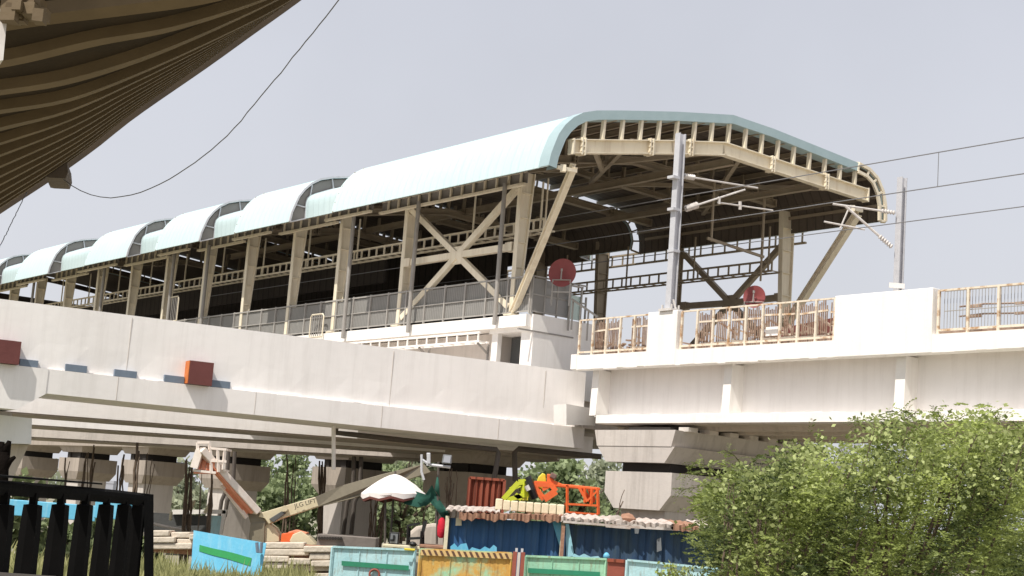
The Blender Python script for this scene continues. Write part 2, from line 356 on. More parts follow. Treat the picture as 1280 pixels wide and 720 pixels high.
for i, (a, b) in enumerate(raised):
    r = shell(PR, a, b, .05, 'raised_roof', 'roof', ST)
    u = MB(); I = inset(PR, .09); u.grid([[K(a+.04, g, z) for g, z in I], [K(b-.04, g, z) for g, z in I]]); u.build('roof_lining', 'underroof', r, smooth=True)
    if i > 0:   # grey panelled end wall towards the gable
        mb = MB(); P1 = inset(PR, .06); mb.grid([[K(a+.12, g, z) for g, z in P1], [K(a+.12, g+.0, z-.04) for g, z in LO]]); mb.build('end_panel', 'greypanel', r)
        mb = MB()
        for q in (0, 2, 5, 7, 8, 10, 12, 14, 16, 18):
            mb.bar(K(a+.06, *P1[q]), K(a+.06, *LO[q]), .07, .05)
        for q in range(len(PR)-1):
            mb.bar(K(a, *PR[q]), K(a, *PR[q+1]), .1, .08); mb.bar(K(a+.06, *LO[q]), K(a+.06, *LO[q+1]), .05, .05)
        mb.build('end_frame', 'galv', r)
    mb = MB(); open_end(mb, b-.1); mb.build('open_end_rib', 'creamdark', r)
    if i > 0:
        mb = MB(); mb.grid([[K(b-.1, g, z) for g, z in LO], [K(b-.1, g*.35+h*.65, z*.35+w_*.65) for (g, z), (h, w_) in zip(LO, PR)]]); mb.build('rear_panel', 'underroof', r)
    # ridge seam, thin dark joint on the shoulder of the barrel
    mb = MB(); q = PR[7]; mb.bar(K(a+.3, q[0], q[1]+.03), K(b-.3, q[0], q[1]+.03), .1, .04); mb.build('ridge_seam', 'rooftrim', r)
for a, b in lows:
    r = shell(LO, a, b, .05, 'low_roof', 'roof', ST)
    u = MB(); I = inset(LO, .09); u.grid([[K(a+.04, g, z) for g, z in I], [K(b-.04, g, z) for g, z in I]]); u.build('roof_lining', 'underroof', r, smooth=True)
# gable trim
mb = MB(); PT = [p for p, q in zip(PR, outp) if q[0] <= 1073]; IT = inset(PR, .3)[:len(PT)]
mb.grid([[K(-4.86, *p) for p in PT], [K(-4.86, *p) for p in IT]]); mb.grid([[K(-4.86, *p) for p in IT], [K(-4.3, *p) for p in IT]])
PO = [(p[0], p[1]) for p in inset(PR, -.03)[:len(PT)]]
mb.grid([[K(-4.86, *p) for p in PO], [K(-4.3, *p) for p in PO]]); mb.grid([[K(-4.86, *p) for p in PT], [K(-4.86, *p) for p in PO]])
mb.build('gable_trim', 'rooftrim', ST, smooth=True)
mb = MB(); PQ = PR[len(PT)-1:]; IQ = inset(PR, .32)[len(PT)-1:]
for A_ in (PQ, IQ):
    for i in range(len(A_)-1): mb.bar(K(-4.86, *A_[i]), K(-4.86, *A_[i+1]), .1, .12)
for i in range(len(PQ)): mb.bar(K(-4.86, *PQ[i]), K(-4.86, *IQ[i]), .06, .08)
for i in range(0, len(PQ)): mb.box(K(-4.7, PQ[i][0]+.05, PQ[i][1]+.03), (.18,.18,.12))
mb.build('curved_end_rib', 'cream', ST)
# portal frames
CH = [KF(716,183), KF(842,184), KF(906,186), KF(1084,244)]
CH0 = list(CH)
def chz(g):
    for i in range(3):
        a, b = CH[i], CH[i+1]
        if g <= b[0] or i == 2: return a[1] + (b[1]-a[1])*(g-a[0])/(b[0]-a[0])
def prz(g, P):
    best = None
    for i in range(5, len(P)-3):
        a, b = P[i], P[i+1]
        if a[0] <= g <= b[0]: return a[1]+(b[1]-a[1])*(g-a[0])/(b[0]-a[0])
    return P[6][1]
def portal(s, P, m, depth=.5, dz=0, name='portal_frame', posts=True, clip=0):
    mb = MB(); CH = list(CH0)
    if clip: g_ = CH[0][0]+clip; CH[0] = (g_, CH0[0][1]+(CH0[1][1]-CH0[0][1])*clip/(CH0[1][0]-CH0[0][0]))
    for i in range(3):
        a = K(s, CH[i][0], CH[i][1]+dz); b = K(s, CH[i+1][0], CH[i+1][1]+dz); d = (b-a).normalized()*.03
        mb.ibeam(a-d, b+d, .3, depth, .035)
    for i in (0, 3): mb.bar(K(s, CH[i][0], CH[i][1]+dz-depth*.55), K(s, CH[i][0], CH[i][1]+dz+depth*.55), .32, .06)
    for g in (CH[0][0]+3.3, CH[2][0]-1.6, CH[2][0]+2.3, CH[3][0]-2.2, CH[0][0]+.4):     # bolted splices
        z = chz(g)+dz
        for q in (-.06, .06): mb.box(K(s, g+q, z), (.05,.36,depth+.12), (G, L, ZV))
        for w_ in (-.18, .0, .18): mb.box(K(s-.12, g, z+w_), (.22,.1,.05), (G, L, ZV))
    if posts:
        g = CH[0][0]+.45
        while g < CH[3][0]:
            z0 = chz(g)+dz+depth/2; z1 = prz(g, P)-.12
            if z1 > z0+.05: mb.bar(K(s, g, z0), K(s, g+.04, z1), .16, .1)
            g += .8
    return mb.build(name, m, ST)
portal(-4.72, PR, 'cream')
ncols = [0.15, 7.75, 12.9, 17.0, 21.5, 26.0, 30.5, 35.0, 39.7, 44.5, 49.3, 54]
def is_raised(s): return any(a <= s <= b for a, b in raised)
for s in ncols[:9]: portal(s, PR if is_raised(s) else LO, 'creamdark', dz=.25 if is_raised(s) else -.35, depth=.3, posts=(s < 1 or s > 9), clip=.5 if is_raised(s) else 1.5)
portal(4.0, PR, 'creamdark', .22, dz=.4)
# purlins
for k, g in enumerate([-2.0,-1.0,.2,1.5,2.8,4.1,5.4,6.7,8,9.3,10.6,11.9,13.0]):
    for a, b in (raised[0],):
        zz = None
        for i in range(len(PR)-1):
            if PR[i][0] <= g <= PR[i+1][0]: zz = PR[i][1]+(PR[i+1][1]-PR[i][1])*(g-PR[i][0])/(PR[i+1][0]-PR[i][0]); break
        if zz is None: continue
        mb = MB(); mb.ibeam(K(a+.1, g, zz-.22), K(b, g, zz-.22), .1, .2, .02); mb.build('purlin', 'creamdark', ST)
# side purlins on the curved flanks (inside)
for (g, z) in [(PR[1][0]+.15, PR[1][1]), (PR[3][0]+.15, PR[3][1]), (PR[-2][0]-.2, PR[-2][1]), (PR[-4][0]-.2, PR[-4][1])]:
    mb = MB(); mb.bar(K(-4.6, g, z), K(raised[0][1]-.6, g, z), .08, .12); mb.build('purlin', 'creamdark', ST)
# roof-plane bracing and longitudinal tie girders seen inside the gable
for (a, b) in [((-4.6, 1.0, 6.2), (4, 6.0, 6.7)), ((4, 1.0, 6.1), (-4.6, 6.2, 6.9)), ((-4.6, 6.2, 6.9), (4, 12, 6.4)), ((4, 6.2, 6.7), (-4.6, 12.6, 6.5)), ((-4.6,-.6,5.6),(0,3.4,6.2))]:
    mb = MB(); mb.bar(K(*a), K(*b), .16, .16); mb.build('roof_brace', 'creamdark', ST)
for g, z, h, m_ in ((6.0, 6.45, .3, 'creamdark'), (10, 6.2, .25, 'creamdark')):
    mb = MB(); mb.ibeam(K(-4.2, g, z), K(36, g, z), .2, h, .03); mb.build('longitudinal_girder', m_, ST)
# near side columns: straight outer flange, tapering web with stiffeners
def column(s, g, sg, m, z0=0., ztop=5.5, w0=.2, w1=.5):
    mb = MB(); t = .04; fl = .23
    def q(u, z): return K(s, g + sg*u, z)
    e = L*(t/2)
    mb.prism([q(0, z0)-e, q(w0, z0)-e, q(w1, ztop)-e, q(0, ztop)-e], e*2)
    mb.bar(q(-.02, z0), q(-.02, ztop), .05, fl, up=G) if False else mb.box((q(-.02, z0)+q(-.02, ztop))/2, (.05, fl, ztop-z0), (G, L, ZV))
    a = q(w0+.02, z0); b = q(w1+.02, ztop); gg = G*(.025); ll = L*(fl/2)
    mb.box8([a-gg-ll, a+gg-ll, a+gg+ll, a-gg+ll, b-gg-ll, b+gg-ll, b+gg+ll, b-gg+ll])
    z = z0+.9
    while z < ztop:
        w = w0+(w1-w0)*(z-z0)/(ztop-z0); c = q(w/2, z); mb.box(c, (w, fl*.9, .035), (G, L, ZV)); z += .95
    mb.box(q(w0/2, z0+.03), (.6, .5, .06), (G, L, ZV))
    return mb.build('column', m, ST)
for s in ncols: column(s, -.1, 1, 'cream')
fcols = [0.0, 6.6, 11.7, 16.4, 21, 25.5, 30]
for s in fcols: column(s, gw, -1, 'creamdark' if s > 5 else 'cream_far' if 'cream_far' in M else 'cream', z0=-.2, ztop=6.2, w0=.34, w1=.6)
# eave beams with panel posts
for a, b in [(-.4, raised[0][1]+.05)] + [(x, y) for x, y in raised[1:6]] + lows[:6]:
    mb = MB(); islow = (a, b) in lows; g0 = -.85 if islow else -.32
    for z in (4.92, 5.44): mb.bar(K(a, g0, z), K(b, g0, z), .16, .1)
    s = a+.25
    while s < b:
        mb.bar(K(s, g0-.01, 4.95), K(s, g0-.01, 5.42), .09, .07); s += .75
    eb = mb.build('eave_beam', 'cream', ST)
    mb = MB(); mb.box(K((a+b)/2, g0+.1, 5.2), (b-a, .03, .44), ((L).normalized(), G, ZV)); mb.build('backing_panel', 'greypanel', eb)
    if islow: continue
    mb = MB(); mb.box(K((a+b)/2, g0-.0, 5.75), (b-a, .03, .6), ((L).normalized(), G, ZV)); mb.build('upper_panel', 'underroof', eb)
# far eave
mb = MB()
for z in (4.9, 5.4): mb.bar(K(-.5, gw+.3, z), K(50, gw+.3, z), .12, .08)
s = -.3
while s < 30: mb.bar(K(s, gw+.3, 4.9), K(s, gw+.3, 5.4), .06, .06); s += .75
mb.build('far_eave_beam', 'creamdark', ST)
# struts of the gable cantilever
mb = MB(); a = KF(722,206); mb.ibeam(K(.2, -.05, 0.0), K(-4.6, a[0], a[1]), .22, .26, .04); mb.build('gable_strut', 'cream', ST)
mb = MB(); a = KF(1077,266); mb.ibeam(K(.6, gw-.1, 0.6), K(-4.6, a[0], a[1]), .26, .3, .04); mb.build('gable_strut', 'cream', ST)
for px in ((715,212),(1074,262)):
    a = KF(*px); mb = MB(); mb.bar(K(-4.7, a[0]-.55, a[1]), K(-4.7, a[0]+.25, a[1]), .12, .12); mb.box(K(-4.7, a[0]-.3, a[1]), (.2,.2,.24)); mb.build('strut_bracket', 'cream', ST)
# X braces
def xbrace(g, s0, s1, zc, zt, zb, m, zhl, zhr):
    c = K((s0+s1)/2, g, zc); mb = MB()
    for q in ((s0, zt), (s1, zt), (s0, zb), (s1, zb)): mb.bar(c, K(q[0], g, q[1]), .2, .24)
    mb.bar(K(s0, g, zhl), c, .22, .26); mb.bar(c, K(s1, g, zhr), .22, .26)
    mb.box(c, (.9,.08,.7), (L, G, ZV))
    for q, z in ((s0+.2, zhl), (s1-.2, zhr)): mb.box(K(q, g, z), (.4,.3,.34), (L, G, ZV))
    mb.build('cross_brace', m, ST)
zc = SG(577, 319, 0)[1]
xbrace(-.05, .35, 7.55, zc, zc+2.3, zc-2.3, 'cream', zc, zc)
zc2 = 1.9
xbrace(gw, .3, 6.4, 2.55, 5.0, .1, 'creamdark', 2.6, 2.6)
# down pipes
for px, py in ((626,300),(437,330),(256,360),(213,365),(127,370),(517,330),(40,375)):
    s, _ = SG(px, py, -.45); 
    mb = MB(); p0 = W(s, -.45, -.35); mb.tube([p0, p0+ZV*5.4], .085, 8); mb.build('down_pipe', 'greypipe', ST, smooth=True)
# hung cable ladders
def ladder(g, z, s0, s1, m, step=.62, h=.42):
    mb = MB()
    for q in (0, h): mb.bar(K(s0, g, z+q), K(s1, g, z+q), .1, .07)
    mb.bar(K(s0, g+.5, z), K(s1, g+.5, z), .08, .06)
    s = s0
    while s <= s1:
        mb.bar(K(s, g, z), K(s, g, z+h), .05, .07); mb.bar(K(s, g, z), K(s, g+.5, z), .04, .04); s += step
    mb.build('cable_ladder', m, ST)
    s = s0+.2
    while s <= s1: mb = MB(); mb.bar(K(s, g, z), K(s, g, z+1.9), .06, .06); mb.build('ladder_hanger', m, ST); s += 4.4
ladder(1.5, 3.62, .8, 52, 'cream'); ladder(gw-1, 3.55, 0, 16, 'creamdark'); ladder(gw-1.2, 3.3, 16, 40, 'creamdark')
mb = MB()
mb.bar(K(.3, 1.2, 5.5), K(.3, 1.2, 3.5), .05, .05); mb.build('ladder_hanger', 'cream', ST)
# tray and rods hanging from the gable roof above the tracks
mb = MB(); mb.bar(K(-1.5, 7.6, 6.3), K(-1.5, 7.6, 3.9), .07, .07); mb.bar(K(-1.5, 10.2, 6.2), K(-1.5, 10.2, 3.6), .08, .08); mb.bar(K(-1.5,7.4,4.0), K(-1.5,10.3,3.7), .1,.1); mb.bar(K(-1.5,10.2,3.6), K(-1.5,10.2,2.7), .06,.06); mb.build('hung_frame', 'creamdark', ST)
# far wall, screens, platforms
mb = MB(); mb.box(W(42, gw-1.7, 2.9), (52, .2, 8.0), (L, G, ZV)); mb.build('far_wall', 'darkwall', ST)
mb = MB(); mb.box(W(41, 5, 3.9), (48, .12, 1.1), (L, G, ZV)); mb.build('signal_beam', 'darkwall', ST)
mb = MB(); mb.box(W(66, 4, 2.6), (.2, 20, 7), (L, G, ZV)); mb.build('end_wall', 'darkwall', ST)
mb = MB(); mb.box(W(31, 1.4, -.24), (64, 3.4, .44), (L, G, ZV)); mb.build('platform', 'white', ST)
mb = MB(); mb.box(W(33, 10.8, -.3), (66, 4.6, .5), (L, G, ZV)); mb.build('platform', 'conc2', ST)
mb = MB(); mb.box(W(32.6, 2.0, -1.7), (62, 3, 2.4), (L, G, ZV)); mb.build('platform_wall', 'conc2', ST)
mb = MB(); mb.box(W(33, 6.6, -3.4), (68, 13, 1.0), (L, G, ZV)); mb.build('track_slab', 'conc', ST)
# stair room at the platform end
mb = MB(); mb.box(W(.2, 1.55, -.3), (2.6, 3.2, .62), (L, G, ZV)); mb.box(W(-1.0, 1.5, -1.75), (.2, 3.0, 2.3), (L, G, ZV))
mb.box(W(-.65, .1, -1.75), (.5, .2, 2.3), (L, G, ZV)); mb.box(W(1.2, .1, -1.75), (.36, .2, 2.3), (L, G, ZV))
mb.build('stair_room', 'white', ST)
mb = MB(); mb.box(W(.3, .9, -1.75), (1.9, .1, 2.2), (L, G, ZV)); mb.build('door_shade_panel', 'darkgrey', ST)  # dark grey panel stands in for shade inside the doorway
mb = MB(); mb.box(W(-1.08, .6, -.62), (.1, 2.6, .05), (L, G, ZV)); mb.build('roof_edge_flashing', 'greypipe', ST)
# outer cable ladder under the platform edge
mb = MB()
for z in (-.62, -.95): mb.bar(W(1.4, -.55, z), W(12.2, -.55, z), .08, .07)
mb.bar(W(1.4, -.15, -.95), W(12.2, -.15, -.95), .08, .07)
s = 1.5
while s < 12.2:
    mb.bar(W(s, -.55, -.6), W(s, -.55, -.97), .06, .05); mb.bar(W(s, -.55, -.95), W(s, -.05, -.95), .05, .05); s += .68
mb.build('outer_cable_ladder', 'white', ST)
for s in (1.6, 5.5, 9.5):
    mb = MB(); mb.bar(W(s, -.5, -1.0), W(s, -.0, -1.35), .07, .07); mb.bar(W(s, .02, -1.0), W(s, .02, -2.6), .07, .07); mb.build('ladder_bracket', 'greypipe', ST)

# platform railing with grey mesh infill
RL = thing('platform_railing', 'long grey mesh railing along the station platform edge above the white slab', 'railing', W(0, -.12, 0))
mb = MB(); mb.bar(W(-.95, -.14, 1.42), W(40, -.14, 1.42), .06, .06); mb.bar(W(-.95, -.14, .75), W(40, -.14, .75), .04, .04); mb.bar(W(-.95, -.14, .12), W(40, -.14, .12), .05, .05); mb.build('top_rail', 'railgrey', RL)
s = -.95; pp = None; pn = None; i = 0
while s < 40:
    if pp is None:
        mb = MB(); mb.box(W(s, -.14, .75), (.07, .07, 1.46), (L, G, ZV)); pp = mb.build('post', 'railgrey', RL)
        mb = MB(); mb.box(W(s+.68, -.1, .76), (1.28, .015, 1.22), (L, G, ZV)); pn = mb.build('mesh_panel', 'mesh', RL)
    else: duppart(pp, L*(s+.95)); duppart(pn, L*(s+.95))
    s += 1.36
ER = thing('platform_end_railing', 'grey mesh railing and gate closing the platform end beside the red disc', 'railing', W(-1, 0, 0))
mb = MB()
for z in (1.42, .75, .12): mb.bar(W(-1.0, -.1, z), W(-1.0, 2.5, z), .06, .05)
for g in (-.1, .5, 1.1, 1.7, 2.5): mb.bar(W(-1.0, g, 0), W(-1.0, g, 1.45 if g < 2 else 1.0), .06, .06)
mb.build('rail_frame', 'railgrey', ER)
mb = MB(); mb.box(W(-1.0, .8, .75), (.015, 1.7, 1.2), (L, G, ZV)); mb.build('mesh_panel', 'mesh', ER)
mb = MB(); g = 1.7
mb.bar(W(-1.2, 1.55, -.4), W(-1.2, 1.55, 1.3), .06, .06); mb.bar(W(-1.2, 2.1, -.5), W(-1.2, 2.1, 1.3), .06, .06); mb.bar(W(-1.2, 1.5, 1.3), W(-1.2, 2.15, 1.3), .06, .06)
mb.build('gate_frame', 'railgrey', ER)
mb = MB(); mb.box(W(-1.15, 1.85, .5), (.02, .5, .9), (L, G, ZV)); mb.build('gate_glass', 'glass', ER)
SR = thing('stair_handrail', 'short sloping grey handrail descending beside the platform gate', 'handrail', W(-1.3, 2.2, -1))
mb = MB(); a = PY(715,374,55.2); b = PY(747,396,54.6); mb.bar(a, b, .07, .07)
for t in (.05, .35, .65, .95):
    q = a.lerp(b, t); mb.bar(q, q-ZV*1.1, .05, .05)
mb.build('sloping_rail', 'railgrey', SR)
# white cage gates standing at the railing
for (x, y0, y1, lab) in ((218, 371, 401, 'small cream barred gate standing by the platform columns at far left'), (397, 393, 421, 'small cream barred gate beside the platform column left of the mesh railing')):
    s, z1 = SG(x, y0, -.4); _, z0 = SG(x, y1, -.4)
    t = thing('barred_gate', lab, 'gate', W(s, -.4, z0))
    mb = MB(); w = .55
    mb.tube([W(s-w, -.4, z0), W(s-w, -.4, z1-.1), W(s-w+.1, -.4, z1), W(s+w-.1, -.4, z1), W(s+w, -.4, z1-.1), W(s+w, -.4, z0), W(s-w, -.4, z0)], .035, 6); mb.build('gate_frame', 'cream', t)
    mb = MB()
    for k in range(5): mb.bar(W(s-w+.18+k*.19, -.4, z0), W(s-w+.18+k*.19, -.4, z1), .03, .03)
    mb.build('gate_bars', 'railgrey', t)
# red discs
def disc(px, py, r, Y, lab, plate=True):
    c = PY(px, py, Y); t = thing('red_disc_sign', lab, 'disc sign', c-ZV*1.2); n_ = (C0-c); n_.z = 0; n_.normalize(); n_ = (n_ + Vector((-.35,0,0.05))).normalized()
    x = n_.cross(ZV).normalized(); y = x.cross(n_)
    mb = MB(); rows = []
    for rr, dd in ((0, -.16), (.5, -.12), (.85, -.05), (1, 0), (1, .03), (0, -.1)):
        rows.append([c + (x*cos(2*pi*k/28)+y*sin(2*pi*k/28))*r*rr - n_*(-dd) for k in range(29)])
    mb.grid(rows); mb.build('dish', 'reddisc', t, smooth=True)
    mb = MB(); q = c+n_*.1-y*r*.55; mb.bar(q, q+y*.38, .035, .035); mb.box(q+y*.38, (.07,.07,.09)); mb.build('feed_arm', 'greypipe', t)
    mb = MB(); b = c-y*r*.6
    mb.tube([b-x*.34-ZV*.9, b-x*.34+ZV*.05, b+x*.34+ZV*.05, b+x*.34-ZV*.9], .035, 6); mb.bar(b-x*.34-ZV*.4, b+x*.34-ZV*.4, .05, .05); mb.build('stand', 'railgrey', t)
disc(703, 341, .53, 55.0, 'faded red disc on a grey stand at the end of the station platform')
disc(943, 371, .40, 52.5, 'smaller faded red disc behind the rusty railing in front of the cross brace')

# ------------------------------------------------------------------ approach viaduct (right) with railings
AV = thing('track_viaduct', 'white concrete track viaduct with ribbed side running out of the station to the right', 'viaduct', W(-14, 0, -4))
S0, S1 = -3.4, -34.0
def ext(poly, s0, s1, name, m, parent, mb=None):
    mb = mb or MB(); mb.prism([W(s0, g, z) for g, z in poly], L*(s1-s0)); return mb.build(name, m, parent) if name else mb
mb = MB(); ff = []
n_ = 90; rnd = random.Random(3)
for i in range(n_):     # slightly uneven hand plastered lower lip
    a = S0+(S1-S0)*i/n_; b = S0+(S1-S0)*(i+1)/n_; d0 = rnd.uniform(-.02, .02); 
    mb.prism([W(a, 0, -1.62), W(a, .25, -1.62), W(a, .25, -2.15), W(a, 0, -2.12+d0)], L*(b-a))
mb.build('fascia', 'white', AV)
ext([(.26,-1.64),(9.2,-1.64),(9.2,-2.0),(.26,-2.0)], S0, S1, 'deck', 'conc2', AV)
ext([(.95,-2.0),(1.35,-2.0),(1.35,-3.69),(.95,-3.69)], S0-.3, S1, 'girder_web', 'whitewall', AV)
ext([(.25,-3.7),(5.8,-3.7),(5.8,-3.98),(.25,-3.98)], S0-1.2, S1, 'bottom_flange', 'white', AV)
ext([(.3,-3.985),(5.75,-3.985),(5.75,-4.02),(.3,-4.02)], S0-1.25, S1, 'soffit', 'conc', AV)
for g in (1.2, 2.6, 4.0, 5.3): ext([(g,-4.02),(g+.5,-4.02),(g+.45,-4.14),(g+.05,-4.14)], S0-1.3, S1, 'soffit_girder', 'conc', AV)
ext([(5.4,-2.0),(5.8,-2.0),(5.8,-3.7),(5.4,-3.7)], S0-1, S1, 'girder_web', 'conc2', AV)
for s in (-4.1, -10.45, -17.15, -23.8, -30.4):
    mb = MB(); mb.prism([W(s, .42, -2.12), W(s, .96, -2.12), W(s, .96, -3.7), W(s, .36, -3.7)], L*(-.34)); mb.build('side_rib', 'white', AV)
for a, b in ((-7.22,-8.62), (-15.2,-18.64), (-25.5, -27.4)):
    mb = MB(); mb.prism([W(a, -.025, -2.13), W(a, .3, -2.13), W(a, .3, -.32), W(a, -.025, -.32)], L*(b-a)); mb.build('parapet_block', 'white', AV, bevel=.02)
mb = MB(); mb.prism([W(-3.38, -.03, -1.58), W(-3.38,.3,-1.58), W(-3.38,.3,-2.1), W(-3.38,-.03,-2.1)], L*(-.3)); mb.build('end_stub', 'white', AV)
# track on top: rails and ballast plinths
mb = MB()
for g in (1.7,3.1,5.9,7.3): mb.bar(W(-3, g, -1.35), W(S1, g, -1.35), .08, .16)
mb.build('running_rail', 'rust', AV)
mb = MB()
for g in (1.7,3.1,5.9,7.3): mb.bar(W(-3, g, -1.53), W(S1, g, -1.53), .5, .2)
mb.build('track_plinth', 'conc', AV)
ext([(9.0,-1.6),(9.2,-1.6),(9.2,-1.2),(9.0,-1.2)], S0-.2, S1, 'far_parapet', 'conc2', AV)
def railing(a, b, lab, step=.78, dense=True, zt=-.36):
    t = thing('viaduct_railing', lab, 'railing', W((a+b)/2, .12, -1.6))
    mb = MB(); mb.bar(W(a, .12, zt), W(b, .12, zt), .06, .05); mb.build('top_rail', 'railcream', t)
    mb = MB(); mb.bar(W(a, .12, -1.5), W(b, .12, -1.5), .06, .06); mb.build('bottom_rail', 'railcream', t)
    n = max(2, round(abs(b-a)/step)); 
    for i in range(n+1):
        s = a+(b-a)*i/n; mb = MB(); mb.box(W(s, .12, (zt-1.62)/2), (.07, .07, abs(zt+1.62)), (L, G, ZV)); mb.build('post', 'railcream', t)
    return t
railing(-3.6, -7.15, 'rust stained cream railing left of the first white parapet block, nearest the station')
railing(-8.72, -15.1, 'long rust stained cream railing between the two white parapet blocks', .72)
railing(-18.75, -25.4, 'pale railing at the right edge beyond the wide white parapet block', .98, zt=-.40)
t = thing('mesh_screen', 'fine grey wire mesh screen behind the right edge railing', 'mesh', W(-22, .3, -1.6)); mb = MB()
for i in range(66): mb.bar(W(-18.8-i*.1, .3, -1.5), W(-18.8-i*.1, .3, -.4), .012, .012)
for z in (-.4,-.95,-1.5): mb.bar(W(-18.8, .3, z), W(-25.4, .3, z), .02, .02)
mb.build('wires', 'railgrey', t)
railing(-27.5, -33.5, 'pale railing beyond the far right parapet block', .98)
# rusty barred barrier panels standing between the tracks
def barrier(a, b, g, lab, grp=None):
    t = thing('barred_barrier', lab, 'barrier', W((a+b)/2, g, -1.6), grp)
    rn = random.Random(int(abs(a)*10)); n = int(abs(b-a)/.075)
    mb = MB()
    for i in range(n):
        if rn.random() < .06: continue
        s = a+(b-a)*(i+.5)/n; top = -.3+rn.uniform(-.12, .05); mb.bar(W(s+rn.uniform(-.03,.03), g, -1.55), W(s, g, top), .03, .03)
    mb.build('bars', 'rust', t)
    mb = MB()
    for z in (-.62, -1.35): mb.bar(W(a, g, z+rn.uniform(-.05,.05)), W(b, g, z+rn.uniform(-.05,.05)), .05, .06)
    mb.bar(W(a, g+.1, -.9), W(b, g+.1, -1.3), .04, .04); mb.build('cross_rail', 'railcream', t)
k = 0
for a, b, w_ in ((-3.7,-5.1,'left of the first parapet block, next to the stair'), (-5.6,-7.1,'touching the first parapet block'), (-8.8,-10.2,'just right of the grey mast base'), (-10.35,-11.6,'second from the mast'), (-11.7,-13.0,'below the smaller red disc'), (-13.1,-14.3,'fourth from the mast'), (-14.4,-15.3,'against the wide white parapet block')):
    barrier(a, b, .75, 'rusty barred panel behind the railing, '+w_, 'rusty barrier panels behind the viaduct railing')
mb = MB(); s = -12.55
o = MB().box(W(-12.2, .62, -1.12), (.5, .02, .28), (L, G, ZV)).build('notice_plate', 'white'); tag(o, 'small white notice plate hung on the rusty bars below the red disc', 'plate')
# stacked material on the deck
t = thing('scrap_heap', 'heap of rusty scrap and dark sheets lying on the viaduct deck behind the railing', 'scrap', W(-11, 2.2, -1.6))
mb = MB(); rn = random.Random(5)
for i in range(46):
    s = -9-rn.random()*6.5; g = 1.4+rn.random()*1.4; z = -1.5+rn.random()*.9
    mb.bar(W(s, g, z), W(s+rn.uniform(-.9,.9), g+rn.uniform(-.3,.3), z+rn.uniform(-.4,.5)), .1, .06)
tag(mb.build('rods', 'rust', t), kind='stuff')
mb = MB(); mb.prism([W(-9.2, 3.6, -1.5), W(-15.1, 3.6, -1.5), W(-15.1, 3.6, -.35), W(-13.6, 3.6, -.12), W(-9.2, 3.6, -.55)], G*1.0); mb.build('dark_sheet', 'umbin', t)
t = thing('scrap_heap', 'small pile of broken rusty sheets behind the first railing', 'scrap', W(-5.2, 1.4, -1.6))
mb = MB()
for i in range(26):
    s = -3.9-rn.random()*3; g = 1.2+rn.random()*1; z = -1.5+rn.random()*.55
    mb.bar(W(s, g, z), W(s+rn.uniform(-.7,.7), g+rn.uniform(-.3,.3), z+rn.uniform(-.3,.3)), .14, .05)
mb.build('sheets', 'rust', t)
# rods and cable brackets behind the right hand railing
t = thing('cable_rack', 'row of rusty cable brackets and sagging cables behind the railing at the right edge', 'cable rack', W(-20, 1, -1.6))
mb = MB()
for z in (-.78, -1.05, -1.42):
    mb.tube([W(-19+(-.8*i), .7, z+.03*sin(i*1.7)) for i in range(12)], .025, 5)
    for i in range(5): mb.bar(W(-19.3-i*1.5, .65, z-.03), W(-19.75-i*1.5, .65, z-.03), .07, .07)
mb.build('cables', 'rust', t)
# ------------------------------------------------------------------ overhead line
def topz(px, py, g, s):
    P = W(s, g, 0); d = ray(px, py); return C0.z + d.z*(P.y/d.y) - O.z
zt = 5.5
m1s = SG(838, 388, .15)[0]
zt1 = SG(848, 168, .15)[1]
def mast(s, g, z0, z1, lab, w=.24):
    t = thing('overhead_line_mast', lab, 'mast', W(s, g, z0))
    mb = MB(); mb.ibeam(W(s, g, z0), W(s, g, z1), w, w*1.15, .03); mb.build('pole', 'galv', t)
    mb = MB(); mb.box(W(s, g, z0+.04), (.62,.5,.08), (L, G, ZV))
    for a in (-.22,.22):
        for b in (-.16,.16): mb.bar(W(s+a, g+b, z0), W(s+a, g+b, z0+.22), .05, .05)
    for a in (-1, 1):
        mb.bar(W(s+a*.26, g, z0+.06), W(s+a*.1, g, z0+.4), .05, .05)
    mb.build('base_plate', 'insul', t)
    return t
def rodp(mb, a, b, r): mb.tube([a, b], r, 8)
def insul(a, d, n=5, r=.1):
    mb = MB(); d = d.normalized()
    x = d.cross(ZV).normalized(); y = x.cross(d); rows = []
    for i in range(n*2+1):
        rr = r if i % 2 else r*.5
        rows.append([a + d*(i*.05) + (x*cos(2*pi*k/12)+y*sin(2*pi*k/12))*rr for k in range(13)])
    return mb.grid(rows)
mt = mast(m1s, .15, -.32, zt1, 'tall grey steel mast with pale insulator arms standing on the narrow white parapet block')
def PG(px, py, g):        # point on the vertical plane g
    P = hitplane(px, py, O+G*g, G); return P
sM = m1s
def PS(px, py, s): return hitplane(px, py, O+L*s, L)
a, b = PS(855, 220, sM), PS(947, 235, sM); mb = MB(); rodp(mb, a, b, .032); arm = mb.build('top_arm', 'insul', mt, smooth=True)
insul(a, b-a).build('insulator', 'insul', arm, smooth=True)
c, d = PS(857, 261, sM), PS(931, 237, sM); mb = MB(); rodp(mb, c, d, .034); arm = mb.build('bracket_arm', 'insul', mt, smooth=True)
insul(c, d-c, 6, .12).build('insulator', 'insul', arm, smooth=True)
mb = MB(); rodp(mb, PS(897,253,sM), PS(966,263,sM), .028); rodp(mb, PS(899,246,sM), PS(899,255,sM), .05); rodp(mb, PS(925,252,sM), PS(925,262,sM), .06); mb.build('registration_arm', 'insul', mt, smooth=True)
for y in (222, 262, 314): q = PS(842, y, sM); MB().box(q, (.3,.3,.09), (L, G, ZV)).build('clamp', 'galv', mt)
s2, g2 = -10.4, 8.7
zt2 = topz(1128, 222, g2, s2); Pm = PY(1122, 362, 53)
